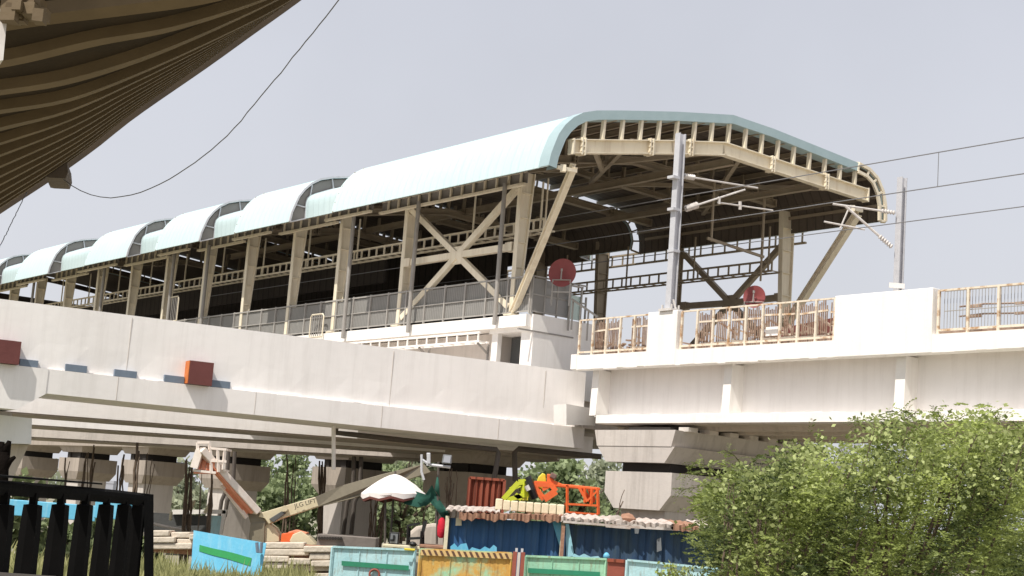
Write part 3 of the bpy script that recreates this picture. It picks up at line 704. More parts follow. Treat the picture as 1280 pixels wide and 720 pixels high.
P2 = PY(1125, 300, W(s2,g2,0).y); s2 = (P2-O).dot(L); g2 = (P2-O).dot(G)
m2 = mast(s2, g2, -1.2, zt2, 'shorter looking grey mast on the far side of the tracks, right of the gable')
q = PY(1121, 357, P2.y-.3); o = MB().box(q, (.55,.03,.18)).build('number_plate', 'white', m2)
for (x0,y0,x1,y1,nm,r) in ((1041,255,1119,266,'top_arm',.04), (1115,309,1056,257,'bracket_arm',.05), (1030,277,1081,287,'registration_arm',.035), (1062,258,1050,286,'dropper_rod',.03)):
    a, b = PY(x0,y0,P2.y-.1), PY(x1,y1,P2.y-.1); mb = MB(); rodp(mb, a, b, r); arm = mb.build(nm, 'insul', m2, smooth=True)
    if nm == 'bracket_arm': insul(a, b-a, 6, .1).build('insulator', 'insul', arm, smooth=True)
    if nm == 'top_arm': insul(b, a-b, 5, .09).build('insulator', 'insul', arm, smooth=True)
mb = MB(); 
for px, py in ((1205-15,0),): pass
def wireline(px, py, g, lab, s_from=-40, s_to=30, r=.018, name='overhead_wire'):
    z = SG(px, py, g)[1]; pts = []
    for i in range(15): s = s_from+(s_to-s_from)*i/14; pts.append(W(s, g, z))
    o = MB().tube(pts, r, 5).build(name, 'wire'); tag(o, lab, 'wire'); return z
zA = wireline(1280, 172, 2.3, 'uppermost overhead wire leaving the roof edge to the right')
zB = wireline(1280, 217, 2.3, 'middle overhead wire passing in front of the gable')
zC = wireline(1280, 258, 6.9, 'lowest of the three overhead wires right of the gable')
sd = SG(1173, 200, 2.3)[0]
o = MB().tube([W(sd, 2.3, zA), W(sd, 2.3, zB)], .012, 5).build('dropper', 'wire'); tag(o, 'thin vertical dropper joining the upper two overhead wires', 'wire')

# ------------------------------------------------------------------ side viaduct with solid parapet (left)
A0 = PZ(0, 455, 6.6); A1 = Vector((2.95, 54.15, 6.6)); D = (A1-A0); D.z = 0; D.normalize(); Nn = Vector((D.y, -D.x, 0))   # Nn faces the camera
def V(t, n, z): return Vector((A0.x, A0.y, 0)) + D*t - Nn*n + ZV*z
TL = (A1-A0).length
VD = thing('walled_viaduct', 'long whitewashed viaduct with solid parapet wall and stepped girders crossing below the station', 'viaduct', V(10, 0, 5.3))
mb = MB(); n_ = 40
mb.grid([[V(-8+(TL+8)*i/n_, .14+.02*sin(i*1.3), 6.6) for i in range(n_+1)], [V(-8+(TL+8)*i/n_, .15, 7.4) for i in range(n_+1)], [V(-8+(TL+8)*i/n_, .16, 8.5+.1*(i/n_)) for i in range(n_+1)], [V(-8+(TL+8)*i/n_, .4, 8.5+.1*(i/n_)) for i in range(n_+1)], [V(-8+(TL+8)*i/n_, .4, 6.6) for i in range(n_+1)]])
mb.build('parapet_wall', 'whitewall', VD)
mb = MB(); mb.prism([V(1.05,0,6.61), V(1.05,3,6.61), V(1.05,3,5.88), V(1.05,0,5.88)], D*(TL-1.05)); mb.build('edge_beam', 'whitewall', VD)
for k in (1, 4, 6):
    MB().box(V(.8+k*2.95, .148, 7.55), (.02, .012, 1.85), (D, Nn, ZV)).build('joint', 'conc2', VD)
for k in range(4):
    MB().box(V(3.5+k*4.4, -.002, 6.25), (.02, .012, .7), (D, Nn, ZV)).build('joint', 'conc2', VD)
mb = MB(); rn = random.Random(8)
for i in range(70):
    t0 = -7+rn.random()*(TL+6); mb.box(V(t0, .1, 6.62+rn.random()*.02), (rn.uniform(.1,.7), rn.uniform(.05,.12), rn.uniform(.02,.06)), (D, Nn, ZV))
tag(mb.build('mortar_crust', 'whitewall', VD), kind='stuff')
# end blocks at the far left pier
mb = MB(); mb.prism([V(-8,-.02,6.61), V(1.4,-.02,6.61), V(1.4,-.02,5.86), V(.62,-.02,5.32), V(-8,-.02,5.32)], -Nn*2.5); mb.build('end_block', 'whitewall', VD)
mb = MB(); mb.prism([V(-8,.5,6.4), V(TL,.5,6.4), V(TL,2.6,6.4), V(-8,2.6,6.4)], ZV*-.25); mb.prism([V(-8,2.6,6.6), V(TL,2.6,6.6), V(TL,2.85,6.6), V(-8,2.85,6.6)], ZV*-.55); mb.build('deck', 'conc2', VD)
mb = MB(); a, b, c, d, e = PY(463,549,53.9), PY(742,571,57.5), PY(700,575,60.1), PY(232,551,56.6), PY(463,549,53.9)
mb.prism([Vector((q.x, q.y, 6.46)) for q in (V(10.6,2.8,0), V(TL,2.8,0), PY(742,571,58.2), PY(600,577,62.6), PY(232,551,57), PY(463,549,54.6))], ZV*.2); mb.build('shade_cover_deck', 'conc2', VD)  # added cover over the girder gaps, shades the girders' right part
for p, q, m_ in (((-30,511,49.3),(740,571,57.6),'whitewall'), ((-30,526,54),(700,575,60.2),'whitewall'), ((-30,542,59),(600,577,62.6),'conc2')):
    a, b = PY(*p), PY(*q); mb = MB(); dd = (b-a).normalized(); nn = Vector((-dd.y, dd.x, 0)).normalized()
    mb.prism([a, a+nn*2.7, a+nn*2.7+ZV*(6.2-a.z), a+ZV*(6.2-a.z)], b-a); gd = mb.build('girder', m_, VD); mb = MB(); mb.prism([a-ZV*.06+nn*.06, a-ZV*.06+nn*2.7, a-ZV*.003+nn*2.7, a-ZV*.003+nn*.06], b-a); mb.build('soffit', 'pierconc', gd)  # darker sheet below each girder paints the shade of its underside
wp = thing('viaduct_pier', 'pale pier head supporting the walled viaduct at the left edge', 'pier', (PY(0,560,46).x-1, 46.5, 0))
mb = MB(); mb.prism([PY(-60,512,45.6), PY(40,523,45.6), PY(39,555,45.6), PY(-60,552,45.6)], Vector((-1.2, 3.2, 0))); mb.build('pier_cap', 'coolwhite', wp)
mb = MB(); mb.prism([PY(-60,505,45.9), PY(15,516,45.9), PY(15,524,45.9), PY(-60,520,45.9)], Vector((-1,2.6,0))); mb.build('bearing_plinth', 'conc2', wp)
mb = MB(); a = PY(36,556,46.1); b = PY(2,628,46.1)
mb.prism([PY(-60,552,46.1), a, b, Vector((b.x-.15, b.y, 0)), Vector((a.x-3.2, 46.1, 0))], Vector((-.8,2.2,0))); mb.build('pier_column', 'conc', wp)
# boxes and slabs on the ledge
def ledgebox(x0, y0, x1, y1, prot, name, lab, cat, m, side=None, grp=None):
    cx = (x0+x1)/2; zb = 6.62
    def tt(x):
        d = ray(x, 460); P = V(0,-prot,0); t_ = (P-C0).dot(Nn)/d.dot(Nn); Q = C0+d*t_; return (Q-V(0,0,0)).dot(D), Q.y
    t0, Ya = tt(x0); t1, Yb = tt(x1); h = (y1-y0)*(Ya+Yb)/2/f
    th = thing(name, lab, cat, V((t0+t1)/2, 0, zb), grp) if side else None
    mb = MB(); mb.box(V((t0+t1)/2, (.15-prot)/2, zb+h/2), (t1-t0, prot+.15, h), (D, Nn, ZV)); o = mb.build('body' if side else name, m, th)
    if side:
        mb = MB(); mb.box(V(t0-.012, (.15-prot)/2, zb+h/2), (.02, prot+.13, h-.02), (D, Nn, ZV)); mb.build('sunlit_side_panel', side, th)  # side sheet coloured as if lit by the sun
        return th
    return tag(o, lab, cat, grp)
ledgebox(-8, 423, 23, 452, .27, 'equipment_box', 'maroon box fixed to the viaduct wall at the left edge', 'box', 'maroon', 'sunlitorange')
ledgebox(237, 446, 267, 475, .27, 'equipment_box', 'maroon box with sunlit side painted orange fixed to the middle of the viaduct wall', 'box', 'maroon', 'sunlitorange')
sg = 'blue grey slabs along the foot of the viaduct wall'
for x0, x1, lab in ((24,47,'blue grey slab touching the left edge maroon box'), (82,109,'blue grey slab second from the left on the viaduct ledge'), (144,172,'blue grey slab in the middle of the gap between the two maroon boxes'), (207,232,'blue grey slab immediately left of the box with painted sunlit side'), (267,290,'blue grey slab immediately right of the box with painted sunlit side')):
    ledgebox(x0, 450, x1, 458.5, -.01, 'ledge_slab', lab, 'slab', 'blueslab', grp=sg)
o = MB().box8([PY(692,530,52.6), PY(708,531,52.6), PY(744,532,54.0), PY(726,531,54.6), PY(692,506,52.6), PY(708,505,52.6), PY(744,511,54.0), PY(726,508,54.6)]).build('end_plinth', 'white'); tag(o, 'white plinth block on the ledge where the walled viaduct meets the track viaduct', 'plinth')

# ------------------------------------------------------------------ piers below the station
def taper(mb, s0, s1, g0, g1, z0, z1, ds, dg):     # wider at z1, narrower at z0
    mb.box8([W(s0+ds, g0+dg, z0), W(s1-ds, g0+dg, z0), W(s1-ds, g1-dg, z0), W(s0+ds, g1-dg, z0), W(s0, g0, z1), W(s1, g0, z1), W(s1, g1, z1), W(s0, g1, z1)]); return mb
zz = lambda z: z-O.z
def pier(xa, xb, g0, g1, lab, m='pierconc', grp='octagonal headed piers in a row below the station', big=False):
    sa = SG(xb, 592, g0)[0]; sb = SG(xa, 592, g0)[0]
    t = thing('station_pier', lab, 'pier', Vector((W((sa+sb)/2, (g0+g1)/2, 0).x, W((sa+sb)/2, (g0+g1)/2, 0).y, 0)), grp)
    zc0, zc1, zc2 = (3.85, 4.35, 5.07) if big else (3.65, 4.1, 4.86)
    mb = MB(); mb.box8([W(sa,g0,zz(zc1)),W(sb,g0,zz(zc1)),W(sb,g1,zz(zc1)),W(sa,g1,zz(zc1)),W(sa,g0,zz(zc2)),W(sb,g0,zz(zc2)),W(sb,g1,zz(zc2)),W(sa,g1,zz(zc2))])
    taper(mb, sa, sb, g0, g1, zz(zc0), zz(zc1), .5, .0 if big else .15); mb.build('pier_cap', m, t)
    cw = .55
    mb = MB(); q0, q1 = sa+cw, sb-cw; h0, h1 = g0+.3, g1-.3
    mb.box8([W(q0,h0,zz(-.1)),W(q1,h0,zz(-.1)),W(q1,h1,zz(-.1)),W(q0,h1,zz(-.1)),W(q0,h0,zz(zc0)),W(q1,h0,zz(zc0)),W(q1,h1,zz(zc0)),W(q0,h1,zz(zc0))]); mb.build('pier_column', 'pierlight' if not big else m, t)
    zh = 5.38 if big else 5.2
    mb = MB(); taper(mb, sa-(.1 if big else .35), sb+.45, g0-.05, g1+.2, zz(zh), zz(zh+.52), .45, .02 if big else .2); mb.build('girder_haunch', m, t)
    mb = MB()
    for a in (.25, .75):
        for b in (.2, .8): mb.box(W(sa+(sb-sa)*a, g0+(g1-g0)*b, zz((zc2+zh)/2)), (.4,.4,zh-zc2), (L, G, ZV))
    mb.box(W((sa+sb)/2, (g0+g1)/2, zz((zc2+zh)/2)), (sb-sa-.9, g1-g0-.7, zh-zc2), (L, G, ZV)); mb.build('bearing', 'bearing', t)  # large black block between the bearings paints the gap's shade
    return sa, sb
pr = [pier(757, 840, 0, 6.6, 'largest and nearest octagonal pier head, under the track viaduct at right', m='pierlight', big=True),
 pier(530, 588, 0, 2.4, 'octagonal headed pier behind the rust red container and umbrella'),
 pier(390, 432, 0, 2.4, 'octagonal headed pier directly behind the long arm of the boom lift'),
 pier(249, 284, 0, 2.3, 'octagonal headed pier behind the boom lift basket'),
 pier(150, 180, 0, 2.3, 'octagonal headed pier behind the right end of the black balustrade'),
 pier(72, 97, 0, 2.3, 'octagonal headed pier above the middle of the black balustrade'),
 pier(8, 26, 0, 2.3, 'farthest octagonal headed pier near the left edge')]
BM = thing('longitudinal_beam', 'beige concrete beam resting on the row of octagonal pier heads', 'beam', W(20, 1, zz(5.5)))
mb = MB(); mb.box(W(33.5, 1.6, zz(5.95)), (65, 3.4, .8), (L, G, ZV)); mb.build('beam', 'pierconc', BM)
CHd = thing('cross_head', 'broad beige cross beam carrying the track viaduct on small bearing pads', 'beam', W(-7.2, 3, zz(5.9)))
sa, sb = pr[0]
mb = MB(); taper(mb, sa-.12, sb+.62, -.07, 7.3, zz(5.905), zz(6.44), .16, .0); mb.build('beam', 'pierlight', CHd)
for k in range(7):
    mb = MB(); mb.box(W(sa-.12, .5+k*.95, zz(6.49)), (.45,.42,.14), (L, G, ZV)); mb.build('bearing_pad', 'conc2', CHd)
mb = MB(); mb.box(W(sa+1.4, 3.4, zz(6.5)), (2.0,6.4,.1), (L, G, ZV)); mb.build('packing', 'bearing', CHd)
# far piers of the other track, behind the near row
for px, Y, w, lab in ((1015, 66, 1.6, 'plain pale pier seen through the tree behind the track viaduct'), (925, 74, 2.2, 'dark shaded pier behind the foliage left of the tree')):
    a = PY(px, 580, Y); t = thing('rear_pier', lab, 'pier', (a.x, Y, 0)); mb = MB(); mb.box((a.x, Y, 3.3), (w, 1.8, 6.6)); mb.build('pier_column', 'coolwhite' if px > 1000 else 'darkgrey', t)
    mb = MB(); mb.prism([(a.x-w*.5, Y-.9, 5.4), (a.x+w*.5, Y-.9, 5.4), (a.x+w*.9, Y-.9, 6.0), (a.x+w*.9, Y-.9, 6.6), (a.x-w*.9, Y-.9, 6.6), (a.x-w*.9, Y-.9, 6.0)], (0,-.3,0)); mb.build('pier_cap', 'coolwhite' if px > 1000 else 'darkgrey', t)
# drain pipes
def pipe(pts, Y, lab, m='darkpipe', r=.09, name='drain_pipe'):
    o = MB().tube([PY(x, y, Y) for x, y in pts], r, 8).build(name, m, smooth=True); return tag(o, lab, 'pipe')
pipe([(421,530),(421,541),(440,543),(530,553),(621,562),(623,566),(620,586),(617,600)], 53, 'long dark drain pipe slung under the walled viaduct and dropping behind the red container')
pipe([(653,603),(644,600),(643,566),(648,561),(752,571)], 54.5, 'dark drain pipe running under the beam above the gap with distant houses', r=.1)
pipe([(286,556),(283,612),(277,626),(274,646)], 69, 'left one of the two dark pipes on the pier behind the boom lift basket')
pipe([(294,557),(291,612),(284,627),(281,646)], 69, 'right one of the two dark pipes on the pier behind the boom lift basket')
pipe([(320,548),(440,556),(443,560),(441,615),(434,628),(429,668)], 62, 'left pipe on the pier behind the boom lift arm, bent at mid height')
pipe([(535,566),(455,556),(452,560),(450,612),(443,628),(439,668)], 62, 'right pipe on the pier behind the boom lift arm, bent at mid height')
pipe([(417,532),(417,560),(417,587)], 51, 'short white hanging pipe below the walled viaduct', 'white', .07)

# ------------------------------------------------------------------ near canopy at upper left
CN = thing('curved_canopy', 'dark brown ribbed underside of a curved canopy filling the upper left corner', 'canopy', PY(100, 60, 9))
edge = [(-60,300),(0,260),(58,222),(110,185),(162,144),(253,81),(310,40),(366,0),(425,-45)]
crv = [  # rib lines read along the soffit, nearest to farthest from the edge
 [(-80,-60),(0,-75),(100,-95),(249,-130)], [(-80,44),(0,33),(54,25),(155,13),(249,0),(330,-20)], [(-80,92),(16,78),(119,54),(217,36),(325,2),(380,-25)],
 [(-80,126),(0,116),(90,101),(202,65),(339,4),(395,-30)], [(-80,152),(0,140),(87,125),(180,90),(289,40),(361,2),(410,-35)]]
def along(P, n=26):
    seg = [0]
    for i in range(len(P)-1): seg.append(seg[-1]+math.hypot(P[i+1][0]-P[i][0], P[i+1][1]-P[i][1]))
    out = []
    for k in range(n):
        t = seg[-1]*k/(n-1); i = 0
        while i < len(seg)-2 and t > seg[i+1]: i += 1
        u = (t-seg[i])/(seg[i+1]-seg[i]); 
        p0 = P[max(i-1,0)]; p1 = P[i]; p2 = P[i+1]; p3 = P[min(i+2,len(P)-1)]
        def cr_(a,b,c,d): return .5*((2*b)+(-a+c)*u+(2*a-5*b+4*c-d)*u*u+(-a+3*b-3*c+d)*u**3)
        out.append((cr_(p0[0],p1[0],p2[0],p3[0]), cr_(p0[1],p1[1],p2[1],p3[1])))
    return out
Ls = [along(c) for c in crv]; E_ = along(edge); last = Ls[-1]
yl = [140,163,182,197,211,223,233,242,250,256]
for k in range(1, len(yl)):
    u = (yl[k]-140)/(260-140.)
    Ls.append([(a[0]*(1-u)+b[0]*u, a[1]*(1-u)+b[1]*u) for a, b in zip(last, E_)])
Ls.append(E_)
nl = len(Ls)
def cz(k): return 8.0 + 6.0*(k/(nl-1))
rows = []; tips = []
for k, ln in enumerate(Ls):
    rows.append([PY(x, y, cz(k)) for x, y in ln])
mb = MB()
for k in range(nl-1):
    A_, B_ = rows[k], rows[k+1]; up = Vector((0,.0,.07))
    mb.grid([[a+up for a in A_], [b+up for b in B_]])
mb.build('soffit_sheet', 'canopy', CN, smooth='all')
for k in range(nl):
    mb = MB(); w = .047*cz(k)/9*(1.0 if k < 6 else .8)
    A_ = rows[k]; nx = [(rows[min(k+1,nl-1)][i]-rows[max(k-1,0)][i]).normalized() for i in range(len(A_))]
    lo = [a-n_*w for a, n_ in zip(A_, nx)]; hi = [a+n_*w for a, n_ in zip(A_, nx)]
    up = Vector((0,0,.08))
    mb.grid([lo, hi]); mb.grid([[p+up for p in lo], lo]); mb.grid([hi, [p+up for p in hi]])
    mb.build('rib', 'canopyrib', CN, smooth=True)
mb = MB(); mb.grid([[r+Vector((0,.25,.05)) for r in rows[-1]], [r+Vector((0,.6,2.4)) for r in rows[-1]]])
mb.build('edge_flashing', 'canopy', CN)
for x0, y0, x1, y1 in ((88,36,93,60),(50,100,54,128)):
    pass
mb = MB(); mb.prism([PY(-20,8,8.1), PY(4,12,8.1), PY(9,22,8.1), PY(4,75,8.1), PY(-20,80,8.1)], Vector((-.05,.1,0))); mb.build('white_bracket', 'insul', CN)
mb = MB(); rn = random.Random(2)
for i in range(16): mb.box(PY(rn.uniform(0,52), rn.uniform(4,22), 8.05+rn.random()*.2), (.05+rn.random()*.08,.08,.03+rn.random()*.05), (Vector((1,rn.uniform(-.4,.4),0)).normalized(), Vector((0,1,0)), ZV))
mb.build('clutter', 'canopyrib', CN)
br = MB(); q = [PY(x, y, 13.7) for x, y in ((57,221),(84,203),(85,215),(82,223),(62,222))]; br.prism(q, Vector((-.1,.5,.0))); tag(br.build('edge_bracket', mat('brown_bracket', (.13,.1,.08), None, 5, .8)), 'small brown block under the canopy edge where the hanging cable starts', 'bracket')
def hang(pts, Y0, Y1, lab, r, name='hanging_cable'):
    P = along(pts, 40); rn = random.Random(1)
    o = MB().tube([PY(x+rn.uniform(-.5,.5), y+rn.uniform(-.5,.5), Y0+(Y1-Y0)*i/39) for i, (x, y) in enumerate(P)], r*.75, 6).build(name, 'wire', smooth=True); tag(o, lab, 'cable')
hang([(80,224),(92,234),(110,242),(128,247),(146,247),(166,243),(190,235),(215,222),(240,206),(272,181),(300,152),(330,115),(350,92),(370,67),(400,30),(430,-8),(455,-40)], 13.6, 9, 'long sagging cable curving from the canopy edge up to the top of the picture', .0055)
hang([(34,240),(26,255),(14,280),(2,303),(-20,345)], 13.4, 12.5, 'short thin cable dropping from the canopy edge at far left', .005)

# ------------------------------------------------------------------ near black balustrade
BL = thing('balustrade', 'shade-blackened balustrade of thick flared balusters in the lower left corner', 'balustrade', (-1.95, 7, 2))
def BX(px, Y): return (px-640)/f*Y
def Yb(px): return 6.1 + (px/190.0)*2.5
def bp(px, py, off=0): return PY(px, py, Yb(px)+off)
mb = MB(); pts = [(-60,595),(0,600),(60,605),(110,609),(150,613),(192,618)]
rows = []
for (dy, o_) in ((0,.02),(3.5,-.05),(9,-.05),(19,0),(19,.15),(0,.15)): rows.append([bp(x, y+dy*(1-.15*x/190), o_) for x, y in pts])
rows.append(rows[0]); mb.grid(rows); mb.build('handrail', 'black', BL)
mb = MB(); mb.box8([bp(-60,592,.0), bp(128,606,.0), bp(128,606,.2), bp(-60,592,.2), bp(-60,586+3,.0), bp(128,604,.0), bp(128,604,.2), bp(-60,588,.2)]); mb.build('loose_board', 'black', BL)
for i, px in enumerate([-36, 2, 38, 73, 104, 131, 154, 172]):
    Y = Yb(px); sc_ = Y/f; c = bp(px, 622); tw, bw = 4.4*(1-.2*i/7), 9.5*(1-.32*i/7)
    mb = MB()
    prof = [(c.z+.02, tw*1.0), (c.z-8*sc_, tw*1.0), (c.z-9*sc_, bw*1.02), (c.z-30*sc_, bw*1.12), (c.z-150*sc_, bw*1.35)]
    rows = []
    for z, w in prof:
        w *= sc_; d_ = w*1.15; rows.append([Vector((c.x+sx*w, Y+sy*d_+.05, z)) for sx, sy in ((-1,-1),(-.1,-1.25),(1,-1),(1,1),(-1,1),(-1,-1))])
    mb.grid(rows[::-1]); mb.build('baluster', 'black', BL, bevel=0)
mb = MB(); mb.box8([bp(180,760,-.05), bp(192,762,-.05), bp(192,762,.2), bp(181,760,.2), bp(180,617,-.05), bp(192,619,-.05), bp(192,619,.2), bp(181,617,.2)]); mb.build('end_post', 'black', BL)
mb = MB(); mb.box8([bp(-60,755,-.1), bp(70,764,-.1), bp(70,764,.2), bp(-60,755,.2), bp(-60,711,-.1), bp(70,720,-.1), bp(70,720,.2), bp(-60,711,.2)]); mb.build('base_ledge', 'greyslab', BL)
ds = thing('dead_tree', 'black dead tree stub with two short prongs at the left edge', 'dead tree', PY(2, 600, 9.5))
mb = MB(); mb.tube([PY(-2,640,9.5), PY(1,610,9.5), PY(3,585,9.5), PY(6,565,9.5)], [.05,.045,.04,.035], 8); mb.tube([PY(3,588,9.5), PY(0,565,9.5), PY(2,552,9.5)], [.04,.03,.018], 6)
mb.tube([PY(6,567,9.5), PY(10,556,9.5), PY(12,551,9.5)], [.035,.02,.012], 6); mb.tube([PY(5,585,9.5), PY(12,576,9.5), PY(19,571,9.5)], [.03,.02,.01], 6); mb.build('trunk', 'deadbark', ds, smooth='all')

# ------------------------------------------------------------------ foliage helpers
def leafquad(mb, c, d, w, l, up, tone):
    d = d.normalized(); x = d.cross(up)
    if x.length < 1e-4: x = Vector((1,0,0))
    x.normalize(); 
    mb.v += [c, c+d*l*.5+x*w*.5, c+d*l, c+d*l*.5-x*w*.5]; n = len(mb.v)-4; mb.f.append((n, n+1, n+2, n+3)); mb.t.append(tone)
def rvec(rn): 
    v = Vector((rn.gauss(0,1), rn.gauss(0,1), rn.gauss(0,1))); return v.normalized()
def crown(mb, rn, c, r, n, lw, ll, squash=.8, dark=0):
    """leaf clumps through an uneven volume"""
    subs = [(Vector(c)+Vector((rn.gauss(0,.45)*r, rn.gauss(0,.45)*r, rn.gauss(0,.42)*r*squash)), r*rn.uniform(.22,.45)) for _ in range(int(9+r*2))]
    for i in range(n):
        sc_, sr = rn.choice(subs); v = rvec(rn); p = sc_ + v*sr*rn.random()**.4
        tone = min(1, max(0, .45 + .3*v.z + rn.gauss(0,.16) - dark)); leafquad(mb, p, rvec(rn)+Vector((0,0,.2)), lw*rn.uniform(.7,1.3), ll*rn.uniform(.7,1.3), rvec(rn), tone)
def tree(px, pyc, Y, r, n, lab, lm='leafC', lw=.3, ll=.45, grp=None, name='tree', zc=None, sq=.8, seed=0):
    rn = random.Random(seed+int(px)); c = PY(px, pyc, Y); t = thing(name, lab, 'tree', (c.x, Y, 0), grp)
    mb = MB(); top = c.z
    mb.tube([(c.x, Y, 0), (c.x+.1, Y, top*.4), (c.x-.1, Y, top)], [r*.09, r*.07, r*.03], 7)
    for k in range(5):
        a = rn.random()*6.28; mb.tube([(c.x, Y, top*.45+k*.1*r), (c.x+cos(a)*r*.4, Y+sin(a)*r*.4, top*.8+.2*r), (c.x+cos(a)*r*.8, Y+sin(a)*r*.8, top+.3*r)], [r*.045, r*.03, r*.012], 5)
    mb.build('trunk', 'bark', t, smooth='all')
    mb = MB(); crown(mb, rn, (c.x, Y, c.z), r, n, lw, ll, sq); mb.build('crown', lm, t)
    return t
gB = 'trees behind the piers'
tree(345, 612, 128, 4.4, 5200, 'bushy bright green tree filling the gap left of the long boom arm', lw=.3, ll=.42)
tree(380, 634, 122, 3.4, 3400, 'lower green tree under the cream part of the boom arm', lw=.28, ll=.4)
tree(325, 650, 118, 2.8, 2600, 'broad leaved dark shrub behind the boom lift tower', lw=.4, ll=.5)
tree(222, 625, 160, 5.0, 2600, 'hazy grey green tree seen between piers left of the boom lift', 'leafD', .6,.8)
tree(205, 640, 150, 3.5, 1500, 'small hazy tree just right of the black balustrade', 'leafD', .5,.7)
tree(745, 612, 130, 4.2, 2600, 'hazy green tree left of the largest pier head', 'leafD', .45,.6)
tree(715, 625, 120, 4.0, 2600, 'green tree behind the orange machine frame', lw=.4, ll=.5)
tree(672, 632, 125, 3.4, 1600, 'green tree behind the yellow machine', lw=.4, ll=.5)
tree(500, 640, 118, 4.2, 3600, 'green tree seen under the white umbrella', lw=.3, ll=.42)
tree(510, 588, 170, 4.2, 1700, 'distant tree in the small gap above the umbrella', 'leafD', .6,.8)
tree(465, 650, 116, 2.8, 1800, 'dark green bush right of the boom lift pier', lw=.3, ll=.42)
tree(-10, 668, 58, 1.8, 2000, 'dark green tree seen through the left balusters', lw=.3, ll=.42)
tree(100, 690, 55, 1.3, 1600, 'green bush seen through the middle of the balustrade', lw=.25, ll=.35)
tree(165, 700, 52, 1.1, 1200, 'green bush behind the right end of the balustrade', lw=.25, ll=.35)
tree(1240, 560, 90, 4, 2000, 'tree behind the crown of the thorn tree at the right edge', lw=.3, ll=.42)
# far wood
rn = random.Random(11); mb = MB()
for i in range(90):
    X = rn.uniform(-150, 190); Y = rn.uniform(230, 420); r = rn.uniform(3,7); crown(mb, rn, (X, Y, r*.7), r, 110, 1.1, 1.4, .7)
tag(mb.build('far_wood', 'leafD', loc=(0,0,0)), 'hazy belt of trees far beyond the piers', 'wood', kind='stuff')
# distant buildings
def building(x0, y0, x1, Y, lab, m='farwhite', fl=3):
    a = PY(x0, y0, Y); b = PY(x1, y0, Y); t = thing('distant_building', lab, 'building', ((a.x+b.x)/2, Y, 0)); w = b.x-a.x; h = a.z
    mb = MB(); mb.box(((a.x+b.x)/2, Y+w*.3, h/2), (w, w*.6, h)); mb.build('wall', m, t)
    mb = MB(); mb.box(((a.x+b.x)/2, Y+w*.3, h+.25), (w*1.04, w*.64, .5)); mb.box((a.x+w*.3, Y+w*.3, h+1.2), (w*.22, w*.22, 1.5)); mb.build('roof', m, t)
    nx = max(2, int(w/3.4)); nz = max(1, int(h/3.2))
    for i in range(nx):
        for k in range(nz):
            mb = MB(); mb.box((a.x+w*(i+.5)/nx, Y-.02, h-1.6-k*3.1), (w/nx*.45, .1, 1.3)); mb.build('window', 'farwin', t)
building(662, 583, 674, 330, 'small distant white building, leftmost above the yellow machine')
building(682, 586, 694, 330, 'small distant white building second from left above the yellow machine')
building(700, 600, 722, 300, 'long low white building above the orange machine')
building(726, 591, 742, 360, 'distant white block with trees before it, near the largest pier head')
building(676, 598, 690, 280, 'grey distant building between the white ones', 'fargrey')
building(488, 585, 500, 350, 'tiny white building in the gap above the umbrella, left')
building(505, 587, 519, 360, 'tiny white building in the gap above the umbrella, right')
building(200, 597, 240, 380, 'pale grey distant block seen left of the boom lift basket', 'fargrey')
building(118, 603, 142, 260, 'grey distant building between the left piers', 'fargrey')
building(1052, 552, 1075, 120, 'pale wall seen above the thorn tree under the track viaduct', 'fargrey')
for px, y0, Y, lab in ((218, 566, 110, 'thin utility pole seen in the gap left of the boom lift basket'), (126, 566, 110, 'thin utility pole seen in the leftmost gap'), (332, 568, 130, 'thin utility pole above the bushy green tree')):
    a = PY(px, y0, Y); t = thing('utility_pole', lab, 'pole', (a.x, Y, 0)); mb = MB(); mb.tube([(a.x,Y,0),(a.x,Y,a.z)], .09, 6); mb.build('pole', 'fargrey', t); mb = MB(); mb.bar((a.x-.9,Y,a.z-.7),(a.x+.9,Y,a.z-.7), .1,.1); mb.build('cross_arm', 'fargrey', t)
# bare creeper covered stems in front of the piers
def stems(px0, px1, y0, y1, Y, n, r, lab, lean=6, m='wirebrown', seed=1):
    rn = random.Random(seed*13+int(px0)); t = thing('bare_stems', lab, 'stems', PY((px0+px1)/2, y1, Y)-ZV*1.5)
    for i in range(n):
        r = min(r, .12) if i else r; x = rn.uniform(px0, px1); l_ = lean+rn.uniform(-4,4); yt = y0+rn.uniform(0, 22) if i else y0; mb = MB(); rr = r*rn.uniform(.35,.8)*.55; pts = []
        for k in range(6): u = k/5; pts.append(PY(x+l_*(1-u)+rn.uniform(-1.2,1.2), yt+(y1-yt)*u, Y+rn.uniform(-.1,.1)))
        pts.append(Vector((pts[-1].x, pts[-1].y, .0))); mb.tube(pts, [rr*.75, rr*.8, rr*.8, rr*.9, rr, rr, rr], 6); mb.build('stem', m, t, smooth='all')
stems(73, 82, 572, 640, 58, 3, .1, 'bare brown stems, leftmost group behind the balustrade')
stems(92, 112, 556, 640, 57, 7, .09, 'bare brown stems in front of the second pier from the left', 8)
stems(142, 152, 568, 640, 57, 4, .11, 'tight bundle of bare stems left of the tall trunk')
stems(162, 172, 553, 640, 56, 3, .2, 'tall bare trunk with side stems in front of a pier', 8)
stems(174, 186, 566, 640, 57, 3, .06, 'few thin bare stems right of the tall trunk')
stems(226, 239, 574, 668, 55, 9, .2, 'thick rough bundle of bark covered stems left of the boom lift basket', 4)
stems(354, 362, 568, 660, 72, 4, .13, 'dark bare stems in the middle of the green gap', 5)
stems(366, 374, 568, 660, 73, 4, .05, 'thin pale stems in the green gap', 3)
stems(393, 404, 576, 690, 60, 8, .16, 'dense dark stems against the left side of the boom lift pier', 3)
stems(455, 478, 622, 668, 58, 10, .1, 'row of dark stems left below the umbrella', 4)
